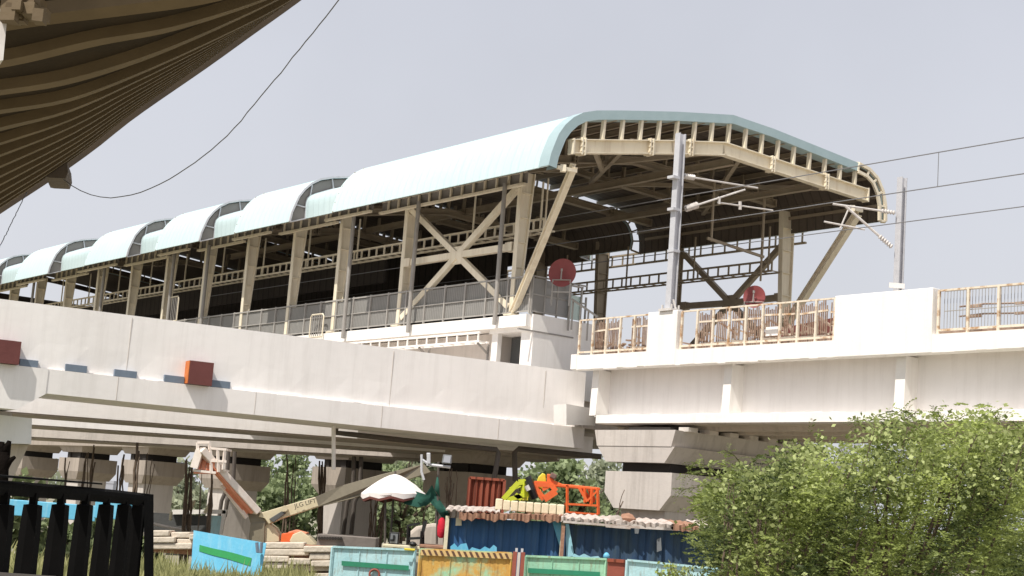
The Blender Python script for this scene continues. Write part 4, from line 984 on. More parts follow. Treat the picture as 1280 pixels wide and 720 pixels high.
stems(548, 572, 584, 640, 53, 9, .07, 'thin dark stems right of the umbrella pole', 3)
stems(518, 530, 630, 660, 53, 4, .06, 'few dark stems under the right side of the umbrella', 3)
stems(247, 252, 588, 650, 54, 2, .05, 'two thin poles under the boom lift basket', 1)
stems(259, 263, 590, 660, 54, 2, .14, 'brown post below the boom lift basket', 3)
stems(766, 772, 612, 652, 50, 3, .07, 'dark leaning sticks beside the largest pier head', 8)
# pale walls, slabs, yard things
def slab(name, x0, y0, x1, y1, Y, dep, m, lab, cat, grp=None, bev=.02):
    mb = MB(); boxp(mb, x0, y0, x1, y1, Y, dep); o = mb.build(name, m, bevel=bev); return tag(o, lab, cat, grp)
t = thing('site_fence', 'low dark grey fence panel with white top frame left of the boom lift', 'fence', PY(240, 665, 56)-ZV*1.2)
mb = MB(); mb.box8([PY(150,664,56.2), PY(262,668,56.2), PY(262,668,56.3), PY(150,664,56.3), PY(150,638,56.2), PY(262,645,56.2), PY(262,645,56.3), PY(150,638,56.3)]); mb.build('panel', 'darkgrey', t)
mb = MB(); mb.prism([PY(215,637,56), PY(282,637,56), PY(282,642,56), PY(215,643,56)], (0,.5,0)); mb.prism([PY(278,638,56), PY(283,638,56), PY(277,668,56), PY(274,668,56)], (0,.2,0)); mb.build('top_frame', 'white', t)
mb = MB(); mb.prism([PY(262,644,56.1), PY(277,645,56.1), PY(275,670,56.1), PY(261,669,56.1)], (0,.1,0)); mb.build('torn_sheet', 'paleblue', t)
o = MB().tube([PY(192,655,55.5), PY(215,660,55.5), PY(240,664,55.5)], .06, 6).build('lying_pole', 'conc2'); tag(o, 'pale pole lying against the dark fence panel', 'pole')
for i, (x, y0, y1, dx) in enumerate(((213,640,650,1),(233,626,640,6),(238,626,638,5),(256,626,641,8))):
    o = MB().tube([PY(x, y1, 55.4), PY(x+dx, y0, 55.3)], .06, 6).build('leaning_stake', 'creamblock'); tag(o, ['short pale stake leftmost by the fence', 'thin pale stake leaning beside the bark bundle', 'second pale stake leaning beside the bark bundle', 'pale stake leaning right of the bark bundle'][i], 'stake')
# block wall made of courses
def courses(x0, x1, yt0, yt1, Y, rows_, hpx, lab, seed):
    rn = random.Random(seed); t = thing('block_wall', lab, 'wall', PY((x0+x1)/2, yt0+30, Y)-ZV*.5)
    for r_ in range(rows_):
        mb = MB(); x = x0+rn.uniform(-3,0)
        while x < x1:
            w = rn.uniform(22,60); xe = min(x+w, x1); u = (x-x0)/(x1-x0); yy = yt0+(yt1-yt0)*u+r_*hpx; j = rn.uniform(-.8,.8)
            a = PY(x+.3, yy+hpx-.5, Y); b = PY(xe-.3, yy+hpx-.5, Y); h = (hpx-.9)*Y/f; dd = rn.uniform(-.12,.12)
            mb.box8([a+Vector((0,dd,0)), b+Vector((0,dd,0)), b+Vector((0,.8,0)), a+Vector((0,.8,0)), a+Vector((0,dd,h+j*.01)), b+Vector((0,dd,h-j*.01)), b+Vector((0,.8,h)), a+Vector((0,.8,h))]); x = xe
        mb.build('course', 'blockwall', t, bevel=.03)
    mb = MB(); boxp(mb, x0, yt0+2, x1, yt1+rows_*hpx, Y+.3, .3); mb.build('mortar_core', 'rustroof', t)
courses(188, 246, 663, 668, 45, 3, 8, 'pale stone block wall left of the blue leaning sheet', 4)
courses(330, 418, 678, 686, 44.6, 5, 8.5, 'pale stone block wall between the blue leaning sheet and the painted barricades', 5)
# grass
rn = random.Random(21); mb = MB()
for i in range(15000):
    px = rn.uniform(185, 425) if rn.random() < .9 else rn.uniform(-10,185); Y = 33.5+rn.random()**.8*9.5
    if 242 < px < 332 and Y > 37 : 
        if rn.random() < .8: Y = 33.5+rn.random()*3.4
    X = (px-640)/f*Y; z0 = max(0, .95*min(1, (Y-33)/2.7)*min(1, max(0, (12-(Y-33)/.9))/2.0)*min(1, max(0,(-2.2-X)/1.5)))
    h = rn.uniform(.3,.62)*(1.0 if rn.random() < .93 else 1.5); a = rn.uniform(0,6.28); ln = rn.uniform(.05,.3); w = rn.uniform(.012,.03)
    b = Vector((X,Y,z0-.03)); d = Vector((cos(a),sin(a)*.5,0)); tx = Vector((1,0,0))*w; tn = min(1,max(0,rn.gauss(.5,.22)))
    m1 = b+Vector((0,0,h*.6))+d*ln*.35; tp = b+Vector((0,0,h))+d*ln
    n = len(mb.v); mb.v += [b-tx, b+tx, m1+tx*.8, m1-tx*.8, tp]; mb.f += [(n,n+1,n+2,n+3),(n+3,n+2,n+4)]; mb.t += [tn*.8, tn]
tag(mb.build('tall_grass', 'grass', loc=(0,0,0)), 'tall yellow green grass growing along the bank at the lower left', 'grass', kind='stuff')
# leaning sky blue sheet
t = thing('blue_sheet', 'bright sky blue sheet with a green strip leaning in the tall grass', 'sheet', PY(286, 730, 38.4))
q = [PY(238,722,38.6), PY(318,760,38.2), PY(333,679,38.4), PY(242,663,38.8)]
mb = MB(); mb.prism(q, (0,.05,0)); mb.build('sheet', 'skyblue', t)
def qb(u, v): return q[3].lerp(q[2], u).lerp(q[0].lerp(q[1], u), v)+Vector((0,-.012,0))
mb = MB(); rows = [[qb(.1+.74*i/8, v+.005*sin(i)) for i in range(9)] for v in (.27, .4)]; mb.grid(rows); mb.build('green_strip', 'greenbright', t)
mb = MB(); mb.tube([PY(321,678,38.2), PY(322,690,38.2), PY(326,691,38.2), PY(327,678,38.2)], .045, 6); mb.build('hanging_strap', 'blueslab', t)
# sheet behind balustrade
slab('blue_sheet', 10, 628, 120, 648, 42, .05, 'skyblue', 'long sky blue sheet seen through the left balusters', 'sheet')
slab('blue_sheet', 118, 622, 183, 650, 36, .05, 'skyblue', 'sky blue sheet seen through the right balusters', 'sheet')

# ------------------------------------------------------------------ boom lift
Yb_ = 46.0
BF = thing('boom_lift', 'articulated boom lift with shade-toned arm to the right and white basket arm raised left', 'boom lift', PY(332, 690, Yb_)-ZV*1.6)
def plate(poly, Y, dep, name, m, parent, bev=.015):
    mb = MB(); mb.prism([PY(x, y, Y) for x, y in poly][::-1], (0, dep, 0)); return mb.build(name, m, parent, bevel=bev)
plate([(313,655),(331,653),(330,679),(310,676)], Yb_, .9, 'tower', 'boomolive', BF)
plate([(331,641),(336,654),(344,660),(349,668),(349,677),(331,679),(329,656),(323,648)], Yb_+.1, .7, 'turret', 'boomcream', BF)
plate([(324,640),(334,655),(332,657),(314,657),(309,640),(316,636)], Yb_+.05, .8, 'hinge', 'boomolive', BF)
def boxbeam(a, b, Y0, Y1, wpx, name, m, parent, dep=.4):
    A = PY(a[0], a[1], Y0); B = PY(b[0], b[1], Y1); mb = MB(); w = wpx*Y0/f; mb.bar(A, B, dep, w); return mb.build(name, m, parent, bevel=.02)
bw = boxbeam((321,640),(251,562), Yb_, Yb_-1, 8.5, 'basket_arm', 'boomwhite', BF)
mb = MB(); A = PY(314,640,Yb_-.05); B = PY(262,578,Yb_-.9); mb.bar(A, B, .3, .14); mb.build('hydraulic_cylinder', 'boomorange', bw)
mb = MB(); A = PY(308,647,Yb_); B = PY(277,606,Yb_-.3); mb.bar(A, B, .2, .11); mb.build('lower_link', 'boomwhite', BF)
mb = MB(); A = PY(309,641,Yb_+.02); B = PY(283,610,Yb_-.3); mb.bar(A, B, .2, .16); mb.build('lower_link', 'boomorange', BF)
mb = MB(); A = PY(250,563,Yb_-1); B = PY(243,585,Yb_-1); mb.bar(A, B, .25, .22); mb.build('jib', 'boomwhite', BF)
bk_ = MB(); pts = lambda L_: [PY(x, y, Yb_-1) for x, y in L_]
for dY in (0, .75):
    for (x0,y0,x1,y1) in ((262,560,283,562),(264,576,283,577),(263,560,264,590),(272,561,273,590),(281,562,279,587),(242,588,270,591),(247,553,262,553),(247,553,247,563),(262,553,262,562)):
        a, b = PY(x0,y0,Yb_-1+dY), PY(x1,y1,Yb_-1+dY); bk_.bar(a, b, .07, .07)
for x, y in ((263,560),(283,562),(264,590),(280,588),(242,588)): bk_.bar(PY(x,y,Yb_-1), PY(x,y,Yb_-1)+Vector((0,.75,0)), .06, .06)
bs = bk_.build('basket', 'boomwhite', BF)
mb = MB(); mb.box8([PY(242,592,Yb_-1), PY(271,593,Yb_-1), PY(271,593,Yb_-.2), PY(242,592,Yb_-.2), PY(242,589,Yb_-1), PY(271,590,Yb_-1), PY(271,590,Yb_-.2), PY(242,589,Yb_-.2)]); mb.build('basket_floor', 'boomorange', bs)
mb = MB(); 
for i in range(3): mb.bar(PY(248+i*6,588,Yb_-.9), PY(252+i*5,566+i*4,Yb_-.7), .12, .1)
mb.build('bracing', 'boomorange', bs)
plate([(323,646),(326,641),(394,621),(398,633),(352,648),(336,655),(331,648)], Yb_-.05, .5, 'main_arm', 'boomcream', BF)
mb = MB(); q_ = [(394,621,0),(430,606,1),(480,592,2.2),(530,580,3.4),(538,590,3.4),(480,609,2.2),(440,623,1),(398,633,0)]; mb.prism([PY(x, y, Yb_+.03+d_) for x, y, d_ in q_][::-1], (0,.48,0)); mb.build('arm_extension', 'boomolive', BF)  # olive puts the shade on this outer arm into its colour
plate([(336,649),(352,639),(358,641),(342,653)], Yb_-.12, .06, 'arm_recess', 'darkgrey', BF)
mb = MB(); mb.tube([PY(356,635.5,Yb_-.1), PY(356,635.5,Yb_-.25)], .09, 10); mb.build('pivot_pin', 'boomcream', BF)
plate([(352,667),(366,665),(372,680),(350,681)], Yb_-.3, .8, 'engine_cover', 'orange', BF)
plate([(366,668),(376,664),(386,671),(395,681),(366,684),(362,676)], Yb_-.4, .9, 'chassis_cover', 'boomcream', BF)
plate([(360,665),(370,662),(384,666),(380,670),(364,669)], Yb_-.2, .6, 'chassis_top', 'boomorange', BF)
def text(s, px, py, Y, hpx, m, parent, slope=0, label=None, cat=None, dy=-.06):
    cu = bpy.data.curves.new('lettering', 'FONT'); cu.body = s; cu.size = hpx*Y/f*1.38; cu.extrude = .004; cu.align_x = 'CENTER'; cu.align_y = 'CENTER'
    tmp = bpy.data.objects.new('lettering', cu); COL.objects.link(tmp); dg = bpy.context.evaluated_depsgraph_get(); me = bpy.data.meshes.new_from_object(tmp.evaluated_get(dg)); bpy.data.objects.remove(tmp)
    me.name = 'lettering'; me.materials.clear(); me.materials.append(M[m]); o = bpy.data.objects.new('lettering', me); COL.objects.link(o)
    P = PY(px, py, Y)+Vector((0,dy,0)); o.rotation_euler = (pi/2, -slope, 0); o.rotation_euler = Matrix.Rotation(-slope, 3, 'Y').__matmul__(Matrix.Rotation(pi/2, 3, 'X')).to_euler()
    if parent: o.parent = parent; o.location = P-parent_world(parent)
    else: o.location = P
    return o
text('JLG LIFT', 382, 629.5, Yb_-.1, 5.6, 'bearing', BF, slope=atan2(15, 55)+.07)
# grey slab block and stones right of it
slab('concrete_slab', 396, 670, 470, 686, 45.3, 1.2, 'greyslab', 'grey concrete slab block left of the umbrella platform', 'slab')
t = thing('bar_rack', 'short row of dark bar ends stacked on the grey slab block', 'rack', PY(412,670,47))
for i in range(9):
    mb = MB(); mb.tube([PY(399+i*3.4, 672.5+.1*i, 45.2), PY(399+i*3.4, 672.5, 46.2)], .05, 6); mb.build('bar', 'bearing', t)

# ------------------------------------------------------------------ painted barricades
def barricade(x0, x1, yt0, yt1, Y, lab, m, stripe=None, hazard=False, ring=None, grp=None, ybot=760):
    t = thing('barricade', lab, 'barricade', Vector((PY((x0+x1)/2, 700, Y).x, Y, 0)), grp)
    a = PY(x0, yt0, Y); b = PY(x1, yt1, Y); zb = .05
    mb = MB(); mb.prism([a, b, Vector((b.x, Y, zb)), Vector((a.x, Y, zb))], (0,.04,0)); mb.build('panel', m, t)
    mb = MB()
    mb.bar(a+Vector((0,-.02,0)), b+Vector((0,-.02,0)), .07, .05)
    for p in (a, b): mb.bar(p+Vector((0,-.02,0)), Vector((p.x, Y-.02, zb)), .06, .06)
    n = 3
    for i in range(1, n): q = a.lerp(b, i/n); mb.bar(q+Vector((0,-.01,-.02)), Vector((q.x, Y-.01, zb)), .025, .03)
    mb.build('frame', m, t)
    if stripe:
        sx0, sx1, sy0, sy1, h, sm = stripe; mb = MB(); mb.prism([PY(sx0,sy0,Y-.045), PY(sx1,sy1,Y-.045), PY(sx1,sy1+h,Y-.045), PY(sx0,sy0+h,Y-.045)][::-1], (0,-.012,0)); mb.build('green_band', sm, t)
    if hazard:
        mb = MB(); mb.prism([PY(x0,yt0+.3,Y-.05), PY(x1,yt1+.3,Y-.05), PY(x1,yt1+7.5,Y-.05), PY(x0,yt0+7.5,Y-.05)][::-1], (0,-.012,0)); hs = mb.build('hazard_strip', 'hazy', t)
        mb = MB(); x = x0+1
        while x < x1-5:
            u = (x-x0)/(x1-x0); y = yt0+(yt1-yt0)*u; mb.prism([PY(x,y+.6,Y-.068), PY(x+3.2,y+.8,Y-.068), PY(x+6.2,y+7.2,Y-.068), PY(x+3,y+7.1,Y-.068)][::-1], (0,-.008,0)); x += 7.4
        mb.build('dark_stripes', 'hazb', hs)
    if ring:
        c = PY(ring[0], ring[1], Y-.06); mb = MB(); R_ = ring[2]*Y/f; mb.tube([c+Vector((cos(k*pi/12)*R_, 0, sin(k*pi/12)*R_)) for k in range(25)], .03, 6, closed=False); mb.build('painted_ring', 'brickred', t)
    return t
barricade(416, 519, 683.5, 687.5, 39.5, 'pale blue painted barricade with a green band, leftmost of the row below the umbrella', 'paleblue', (427,511,701,707,6,'green'), ring=(468,718,6))
barricade(526, 640, 686.5, 691.5, 38.5, 'green and orange rusted barricade with a hazard striped top edge', 'oranged', hazard=True)
barricade(657, 758, 695, 699, 38.8, 'pale green painted barricade with a dark green band', 'palegreen', (660,750,710,715,6,'green'))
barricade(784, 897, 700, 711, 38.6, 'pale blue barricade below the dark blue hut at the right end of the row', 'paleblue')
t = thing('gate_post', 'brick red double post with a white centre strip between two barricades', 'post', Vector((PY(649,700,38.4).x, 38.4, 0)))
a = PY(649, 690, 38.3); mb = MB()
for dx in (-.1,.1): mb.box((a.x+dx, 38.35, a.z/2), (.1,.1,a.z))
mb.build('side_posts', 'brickred', t); mb = MB(); mb.box((a.x, 38.33, a.z/2), (.07,.06,a.z-.02)); mb.build('centre_strip', 'conc2', t)
mb = MB(); 
for dx in (-.07,.07): mb.box((a.x+dx, 38.35, a.z+.04), (.06,.06,.1))
mb.build('hinge_lug', 'galv', t)
t = thing('hoarding_panel', 'brick red painted panel between the pale green and the pale blue barricades', 'panel', Vector((PY(771,700,38.7).x, 38.7, 0)))
a = PY(760,698,38.7); b = PY(782,699,38.7); mb = MB(); mb.box(((a.x+b.x)/2, 38.7, a.z/2), (b.x-a.x, .12, a.z)); mb.build('sheet', 'brickred', t, bevel=.02); mb = MB(); mb.box(((a.x+b.x)/2, 38.62, a.z-.04), (b.x-a.x+.04, .06, .08)); mb.build('cap_strip', 'rustred', t)
# ------------------------------------------------------------------ tin huts
def hut(x0, x1, ye0, ye1, Y, zbot, dep, lab, m, roofm, seed):
    rn = random.Random(seed); a = PY(x0, ye0, Y); b = PY(x1, ye1, Y)
    t = thing('tin_hut', lab, 'hut', ((a.x+b.x)/2, Y, 0)); mb = MB(); n = int((b.x-a.x)/.12); fr = []
    for i in range(n+1):
        u = i/n; p = a.lerp(b, u); o = (.0,.05,.05,.0)[i % 4]; fr.append(Vector((p.x, Y+o, p.z-.05)))
    mb.grid([[Vector((p.x, p.y, .1)) for p in fr], fr]); mb.build('front_wall', m, t)
    mb = MB(); mb.prism([(a.x, Y+.08, .1), (b.x, Y+.08, .1), (b.x, Y+.08, b.z-.1), (a.x, Y+.08, a.z-.1)], (0, .05, 0)); mb.box((a.x+.03, Y+dep/2, a.z/2), (.05, dep, a.z-.1)); mb.box((b.x-.03, Y+dep/2, b.z/2), (.05, dep, b.z-.1)); mb.box(((a.x+b.x)/2, Y+dep, a.z/2), (b.x-a.x, .05, a.z-.1)); mb.build('side_wall', 'bluetin2', t)
    return t, a, b, rn
def roofsheet(t, x0, x1, y0, y1, Y, dep, m, rn, name='roof_sheet', ov=.35, ragged=.05, wave=.03, rise=.12, drop=.03):
    a = PY(x0, y0, Y-ov); b = PY(x1, y1, Y-ov); n = max(8, int((b.x-a.x)/.05)); fr = []; bk = []; lw = []; seedv = rn.random()*9
    for i in range(n+1):
        u = i/n; p = a.lerp(b, u); w = wave*.4*(sin(u*(b.x-a.x)/.21*2*pi)+.5*sin(u*37+seedv)+.4*sin(u*91+seedv*2))
        fr.append(p+Vector((0, rn.uniform(-ragged, ragged)*1.5, w+rn.uniform(-ragged, 0)*.5))); bk.append(p+Vector((0, dep, w+rise)))
        lw.append(fr[-1]+Vector((0,.02,-drop*(1+.18*sin(u*23+seedv)+.1*sin(u*61+seedv)))))
    mid = [f_.lerp(b_, .3)+Vector((0,0,rn.uniform(-.02,.02))) for f_, b_ in zip(fr, bk)]
    mb = MB(); mb.grid([lw, fr, mid, bk]); mb.grid([[p-Vector((0,0,.03)) for p in bk], lw]); return mb.build(name, m, t)
t, a, b, rn = hut(562, 703, 645, 650, 42, 0, 3, 'dark blue tin hut with a rust stained roof, left one of the two', 'bluetin', 'rustroof', 1)
roofsheet(t, 557, 625, 636, 638.5, 42, 3.2, 'tinroof', rn, ragged=.1)
roofsheet(t, 574, 706, 640.5, 643.5, 42, 3.0, 'rustroof', rn, ov=.45, ragged=.035, wave=.04, rise=.02, drop=.17)
mb = MB(); mb.prism([PY(690,651,41.9), PY(701,651,41.9), PY(702,689,41.9), PY(698,678,41.9)][::-1], (0,-.02,0)); mb.build('light_edge_patch', 'skyblue', t)
mb = MB(); mb.prism([PY(570,647,41.9), PY(577,647.5,41.9), PY(577,657,41.9), PY(569.5,657,41.9)][::-1], (0,-.03,0)); mb.build('taped_notice', 'creamblock', t)
mb = MB(); pts_ = [(563,691),(563,683),(568,679),(572,684),(576,680),(583,679),(586,688),(590,684),(600,687),(606,683),(612,686),(617,681),(621,684),(621,692)]; mb.prism([PY(x,y,41.9) for x,y in pts_][::-1], (0,-.015,0)); mb.build('peeling_patch', 'skyblue', t)
mb = MB(); mb.box(((a.x-.05), 41.9, a.z/2), (.1,.1,a.z)); mb.box((b.x+.02, 41.85, b.z/2), (.1,.1,b.z)); mb.build('corner_post', 'creamblock', t)
t2, a, b, rn = hut(706, 897, 653, 664, 41.5, 0, 3, 'darker blue tin hut with a wavy whitish roof weighted by stones', 'bluetin2', 'tinroof', 2)
roofsheet(t2, 702, 845, 646, 655, 41.5, 3.2, 'tinroof', rn, wave=.06, ragged=.04, drop=.1)
roofsheet(t2, 842, 878, 654.5, 658, 41.4, 3.1, 'rustroof', rn, wave=.03, ragged=.04, drop=.16)
roofsheet(t2, 874, 903, 655.5, 657.5, 41.3, 3.0, 'tinroof', rn, wave=.04, ragged=.06, drop=.1)
mb = MB(); mb.bar(PY(704,652,41.0), PY(800,659.5,41.0), .06, .06); mb.prism([PY(757,656,40.9), PY(788,659,40.9), PY(788,661.5,40.9), PY(757,659,40.9)][::-1], (0,-.03,0)); mb.build('eave_strip', 'tinroof', t2)
mb = MB(); mb.prism([PY(707,655,41.38), PY(711,655,41.38), PY(717,690,41.38), PY(716,697,41.38), PY(708,697,41.38)][::-1], (0,-.02,0)); mb.prism([PY(x,y,41.38) for x,y in ((712,697),(718,692),(724,695),(730,692),(738,696),(748,695),(752,700),(752,704),(712,701))][::-1], (0,-.02,0)); mb.build('peeling_patch', 'cyantin', t2)
mb = MB(); mb.prism([PY(821,674,41.36), PY(826,672,41.36), PY(827,688,41.36), PY(821,690,41.36)][::-1], (0,-.02,0)); mb.prism([PY(793,660,41.2), PY(799,660,41.2), PY(798,667,41.2), PY(793.5,667,41.2)][::-1], (0,-.02,0)); mb.build('pale_patch', 'greyplastic', t2)
mb = MB(); mb.box((PY(704,660,41.3).x, 41.25, 1.6), (.09,.09,3.1)); mb.build('door_post', 'rustroof', t2)
for x, y, r, m_, lab in ((771,650,.16,'stone','grey stone lying on the whitish hut roof'), (785,648,.17,'rustroof','reddish stone lying on the hut roof, right of the grey one'), (849,655,.12,'rustroof','small brick bit on the rusted roof sheet at right')):
    o = MB().ball(PY(x, y, 41.6), r, 8, (1.3,1,.8), .12).build('roof_stone', m_, smooth=True); tag(o, lab, 'stone')
o = MB().ball(PY(758, 695, 40.9), .09, 10, (1,.8,1), .1).build('blue_bundle', 'skyblue', smooth='all'); tag(o, 'round sky blue bundle at the foot of the right hut', 'bundle')
# cream corrugated block row on the roof
t = thing('cream_block_row', 'row of cream upright blocks standing on the left hut roof', 'blocks', PY(660,640,43.5))
for i in range(9):
    x = 619+i*9.6; mb = MB(); boxp(mb, x+.3, 624.5+i*.75-(1.2 if i == 0 else 0), x+9.3, 637.5+i*.8, 43.2, .35); mb.build('block', 'creamblock', t, bevel=.03)
# rust red container
t = thing('steel_container', 'rust red corrugated steel container end behind the hut roof', 'container', PY(608, 640, 48))
mb = MB(); a = PY(587,597,48); b = PY(631,598.5,48); c = PY(587,640,48); n = 30; fr = []
for i in range(n+1): u = i/n; fr.append(Vector((a.x+(b.x-a.x)*u, 48+(.0,.0,.0,.09,.09)[i % 5], a.z)))
mb.grid([[Vector((p.x,p.y,1.2)) for p in fr], fr]); mb.build('front_sheet', 'rustred', t)
mb = MB(); mb.box(((a.x+b.x)/2, 49.3, (a.z+1.2)/2), (b.x-a.x-.02, 2.3, a.z-1.2)); mb.build('body', 'rustred', t)
mb = MB(); 
for p in (a, b): mb.box((p.x, 48.02, (a.z+1.2)/2), (.09,.14,a.z-1.2))
mb.box(((a.x+b.x)/2, 48.02, a.z), (b.x-a.x, .14, .08)); mb.build('corner_frame', 'rustred', t)
# yellow and orange farm machines
Ym = 46
def fbar(mb, x0, y0, x1, y1, w, Y=Ym, dep=None, dY=0): w *= .68; mb.bar(PY(x0,y0,Y+dY), PY(x1,y1,Y+dY), dep or w, w); return mb
t = thing('yellow_machine', 'lime yellow tool frame standing behind the cream blocks', 'machine', PY(650, 626, Ym))
mb = MB()
for q in ((629,624,648,603,.22),(634,625,657,618,.2),(648,603,658,602,.24),(656,602,656,622,.26),(638,612,650,606,.2),(644,618,652,624,.2),(631,622,640,612,.2)): fbar(mb, *q)
mb.build('frame', 'lime', t)
mb = MB(); mb.prism([PY(x,y,Ym+.2) for x,y in ((670,605),(673,596),(678,591),(682,593),(683,604),(680,612),(672,609))][::-1], (0,.2,0)); mb.build('guard_plate', 'yellow', t, bevel=.03)
mb = MB(); fbar(mb, 674,612, 676,624, .15); fbar(mb, 640,623,660,623,.16); mb.build('skid', 'yellow', t)
mb = MB(); mb.tube([PY(661,600,Ym-.2), PY(664,612,Ym-.2), PY(668,622,Ym-.1)], .13, 8); mb.tube([PY(659,596,Ym), PY(662,602,Ym)], .12, 8); mb.build('hydraulic_hose', 'blackplastic', t)
mb = MB(); mb.tube([PY(658,607,Ym-.3), PY(661,613,Ym-.3)], .08, 8); mb.build('chrome_rod', 'insul', t)
t = thing('orange_machine', 'bright orange implement with triangular plough frame and square rear cage', 'machine', PY(710, 630, Ym))
mb = MB(); mb.prism([PY(x,y,Ym) for x,y in ((684,592),(689,593),(692,600),(703,605),(716,606),(746,609),(751,611),(750,613),(722,611),(700,609),(688,607),(684,606))][::-1], (0,.3,0)); mb.build('beam_plate', 'orange', t, bevel=.03)
mb = MB()
for q in ((665,605,680,624,.24),(665,605,692,607,.2),(680,624,695,614,.3),(695,614,689,606,.22),(688,607,678,612,.16),(668,603,686,604,.14)): fbar(mb, *q)
mb.build('plough_frame', 'orange', t)
cg = MB()
for dY in (0, .9):
    for q in ((709,608,709,641,.09),(747,611,748,643,.1),(731,610,731,628,.09),(709,630,748,632,.09),(724,610,734,627,.12),(740,611,739,630,.1),(709,640,748,643,.08),(734,626,748,612,.08)): fbar(cg, *q, dY=dY)
for x, y in ((709,608),(748,611),(709,630),(748,632)): a = PY(x,y,Ym); cg.bar(a, a+Vector((0,.9,0)), .08, .08)
cg.build('cage', 'orange', t)
mb = MB()
for q in ((727,612,738,626,.2),(737,612,742,628,.16),(736,626,744,622,.2)): fbar(mb, *q, dY=.4)
mb.build('inner_linkage', 'orange', t)
o = MB(); fbar(o, 690,598,693,592,.28); o = o.build('exhaust_stub', mat('brown_stub', (.2,.12,.1), None, 4, .7), bevel=.03); tag(o, 'small brown cylinder behind the peak of the orange implement', 'stub')

# ------------------------------------------------------------------ umbrella stall
t = thing('stall_umbrella', 'large dirty white umbrella with maroon lining over the black chair', 'umbrella', PY(497, 684, 43.5))
c = PY(494, 592.5, 43.5); ce = PY(496, 620, 43.5); R_ = 39*43.5/f; n = 16; rows = []; rn = random.Random(4)
for i in range(7):
    u = i/6; rr = R_*u; zz_ = c.z-(c.z-ce.z-.05)*u**1.45
    rows.append([Vector((c.x+rr*cos(2*pi*k/n)*(1+.03*cos(4*2*pi*k/n)), 43.5+rr*sin(2*pi*k/n), zz_-.02*u*(k % 2)+.05*u*cos(2*pi*k/n+.4)+(.02*rn.random()*u))) for k in range(n)])
for r_ in rows: r_.append(r_[0])
mb = MB(); mb.grid(rows); mb.grid([rows[-1], [p-Vector((0,0,.10+.05*(i % 2))) for i, p in enumerate(rows[-1])]]); mb.build('canopy', 'umb', t, smooth=True)
mb = MB(); mb.grid([[p-Vector((0,0,.07)) for p in r_] for r_ in rows[1:]][::-1]); mb.grid([[p-Vector((0,0,.07)) for p in rows[-1]], [Vector((p.x*.97+c.x*.03, p.y, p.z-.17-.05*(i % 2))) for i, p in enumerate(rows[-1])]]); mb.build('lining', 'umbin', t, smooth=True)
mb = MB(); mb.tube([c+Vector((0,0,.08)), Vector((c.x+.02, 43.5, ce.z-1)), PY(493,684,43.5)], .03, 8); mb.build('pole', 'darkpipe', t)
mb = MB()
for k in range(8):
    p = rows[-1][k*2]; mb.bar(Vector((c.x, 43.5, c.z-.1)), p-Vector((0,0,.08)), .02, .02)
mb.build('ribs', 'darkpipe', t)
for x0, y0, x1, y1, lab in ((482,614,481,682,'thin dark pole at the left side of the umbrella stall'), (548,577,546,680,'tall thin pole carrying the floodlight beside the umbrella'), (555,640,555,682,'short dark pole in front of the red cloth'), (569,646,569,690,'pale pole at the hut corner behind the red cloth')):
    o = MB().tube([PY(x0,y0,43), PY(x1,y1,43)], .035, 6).build('stall_pole', 'darkpipe' if 'pale' not in lab else 'creamblock'); tag(o, lab, 'pole')
t = thing('floodlight_mast', 'pair of floodlights on a bent bracket above the umbrella', 'floodlight', PY(548, 582, 42.8))
mb = MB(); mb.tube([PY(528,575,42.8), PY(537,581,42.8), PY(563,584,42.8)], .04, 8); mb.tube([PY(527,568,42.8), PY(527,590,42.8), PY(530,600,42.8)], .035, 8); mb.tube([PY(535,582,42.8), PY(536,568,42.8)], .05, 8); mb.build('bracket', 'galv', t)
mb = MB(); mb.prism([PY(x,y,42.6) for x,y in ((554,568),(565,569),(564,580),(552,579))][::-1], (0,.16,0)); h = mb.build('lamp_housing', 'greyplastic', t, bevel=.02)
mb = MB(); mb.prism([PY(x,y,42.58) for x,y in ((555.5,569.5),(563.5,570.3),(562.6,578.6),(553.8,577.8))][::-1], (0,.01,0)); mb.build('lamp_glass', 'fargrey', h)
mb = MB(); mb.prism([PY(x,y,42.7) for x,y in ((533,566),(538,566),(538,580),(534,580))][::-1], (0,.14,0)); mb.build('lamp_housing', 'galv', t, bevel=.02)
# green net
mb = MB(); rn = random.Random(9); P_ = [((505,617),(505,630)),((520,614),(522,634)),((532,618),(533,632)),((540,606),(538,628)),((548,622),(545,636)),((556,634),(553,648)),((562,642),(558,656))]
mb.grid([[PY(a[0]+(b[0]-a[0])*v, a[1]+(b[1]-a[1])*v, 42.9+.15*sin(i*2+v*3)) for i, (a, b) in enumerate(P_)] for v in (0,.33,.66,1)]); mb.prism([PY(543,612,42.9), PY(546,596,42.9), PY(548,597,42.9), PY(550,622,42.9)], (0,.03,0))
tag(mb.build('shade_net', 'netgreen', smooth='all'), 'dark green shade net draped from the umbrella to the hut corner', 'net')
mb = MB(); pr_ = [(.05,0),(.13,-.08),(.17,-.25),(.15,-.38),(.12,-.5),(.05,-.56)]; c = PY(553,647,42.6)
rows = [[c+Vector((r_*cos(k*pi/6)*(1+.25*sin(k*2.1+z_*9)), r_*.6*sin(k*pi/6), z_)) for k in range(12)] for r_, z_ in [(q_[0]*.72, q_[1]) for q_ in pr_]]
for r_ in rows: r_.append(r_[0])
mb.grid(rows); tag(mb.build('red_cloth', 'redcloth', smooth='all'), 'bright red cloth hanging at the corner of the left hut', 'cloth')
slab('stall_platform', 478, 681.5, 528, 685.5, 42.6, 1.8, 'creamblock', 'thin plank platform under the chair and the black box', 'platform')
slab('stall_platform', 524, 682, 570, 686, 42.4, 1.6, 'rustroof', 'brown plank ledge right of the chair platform', 'platform')
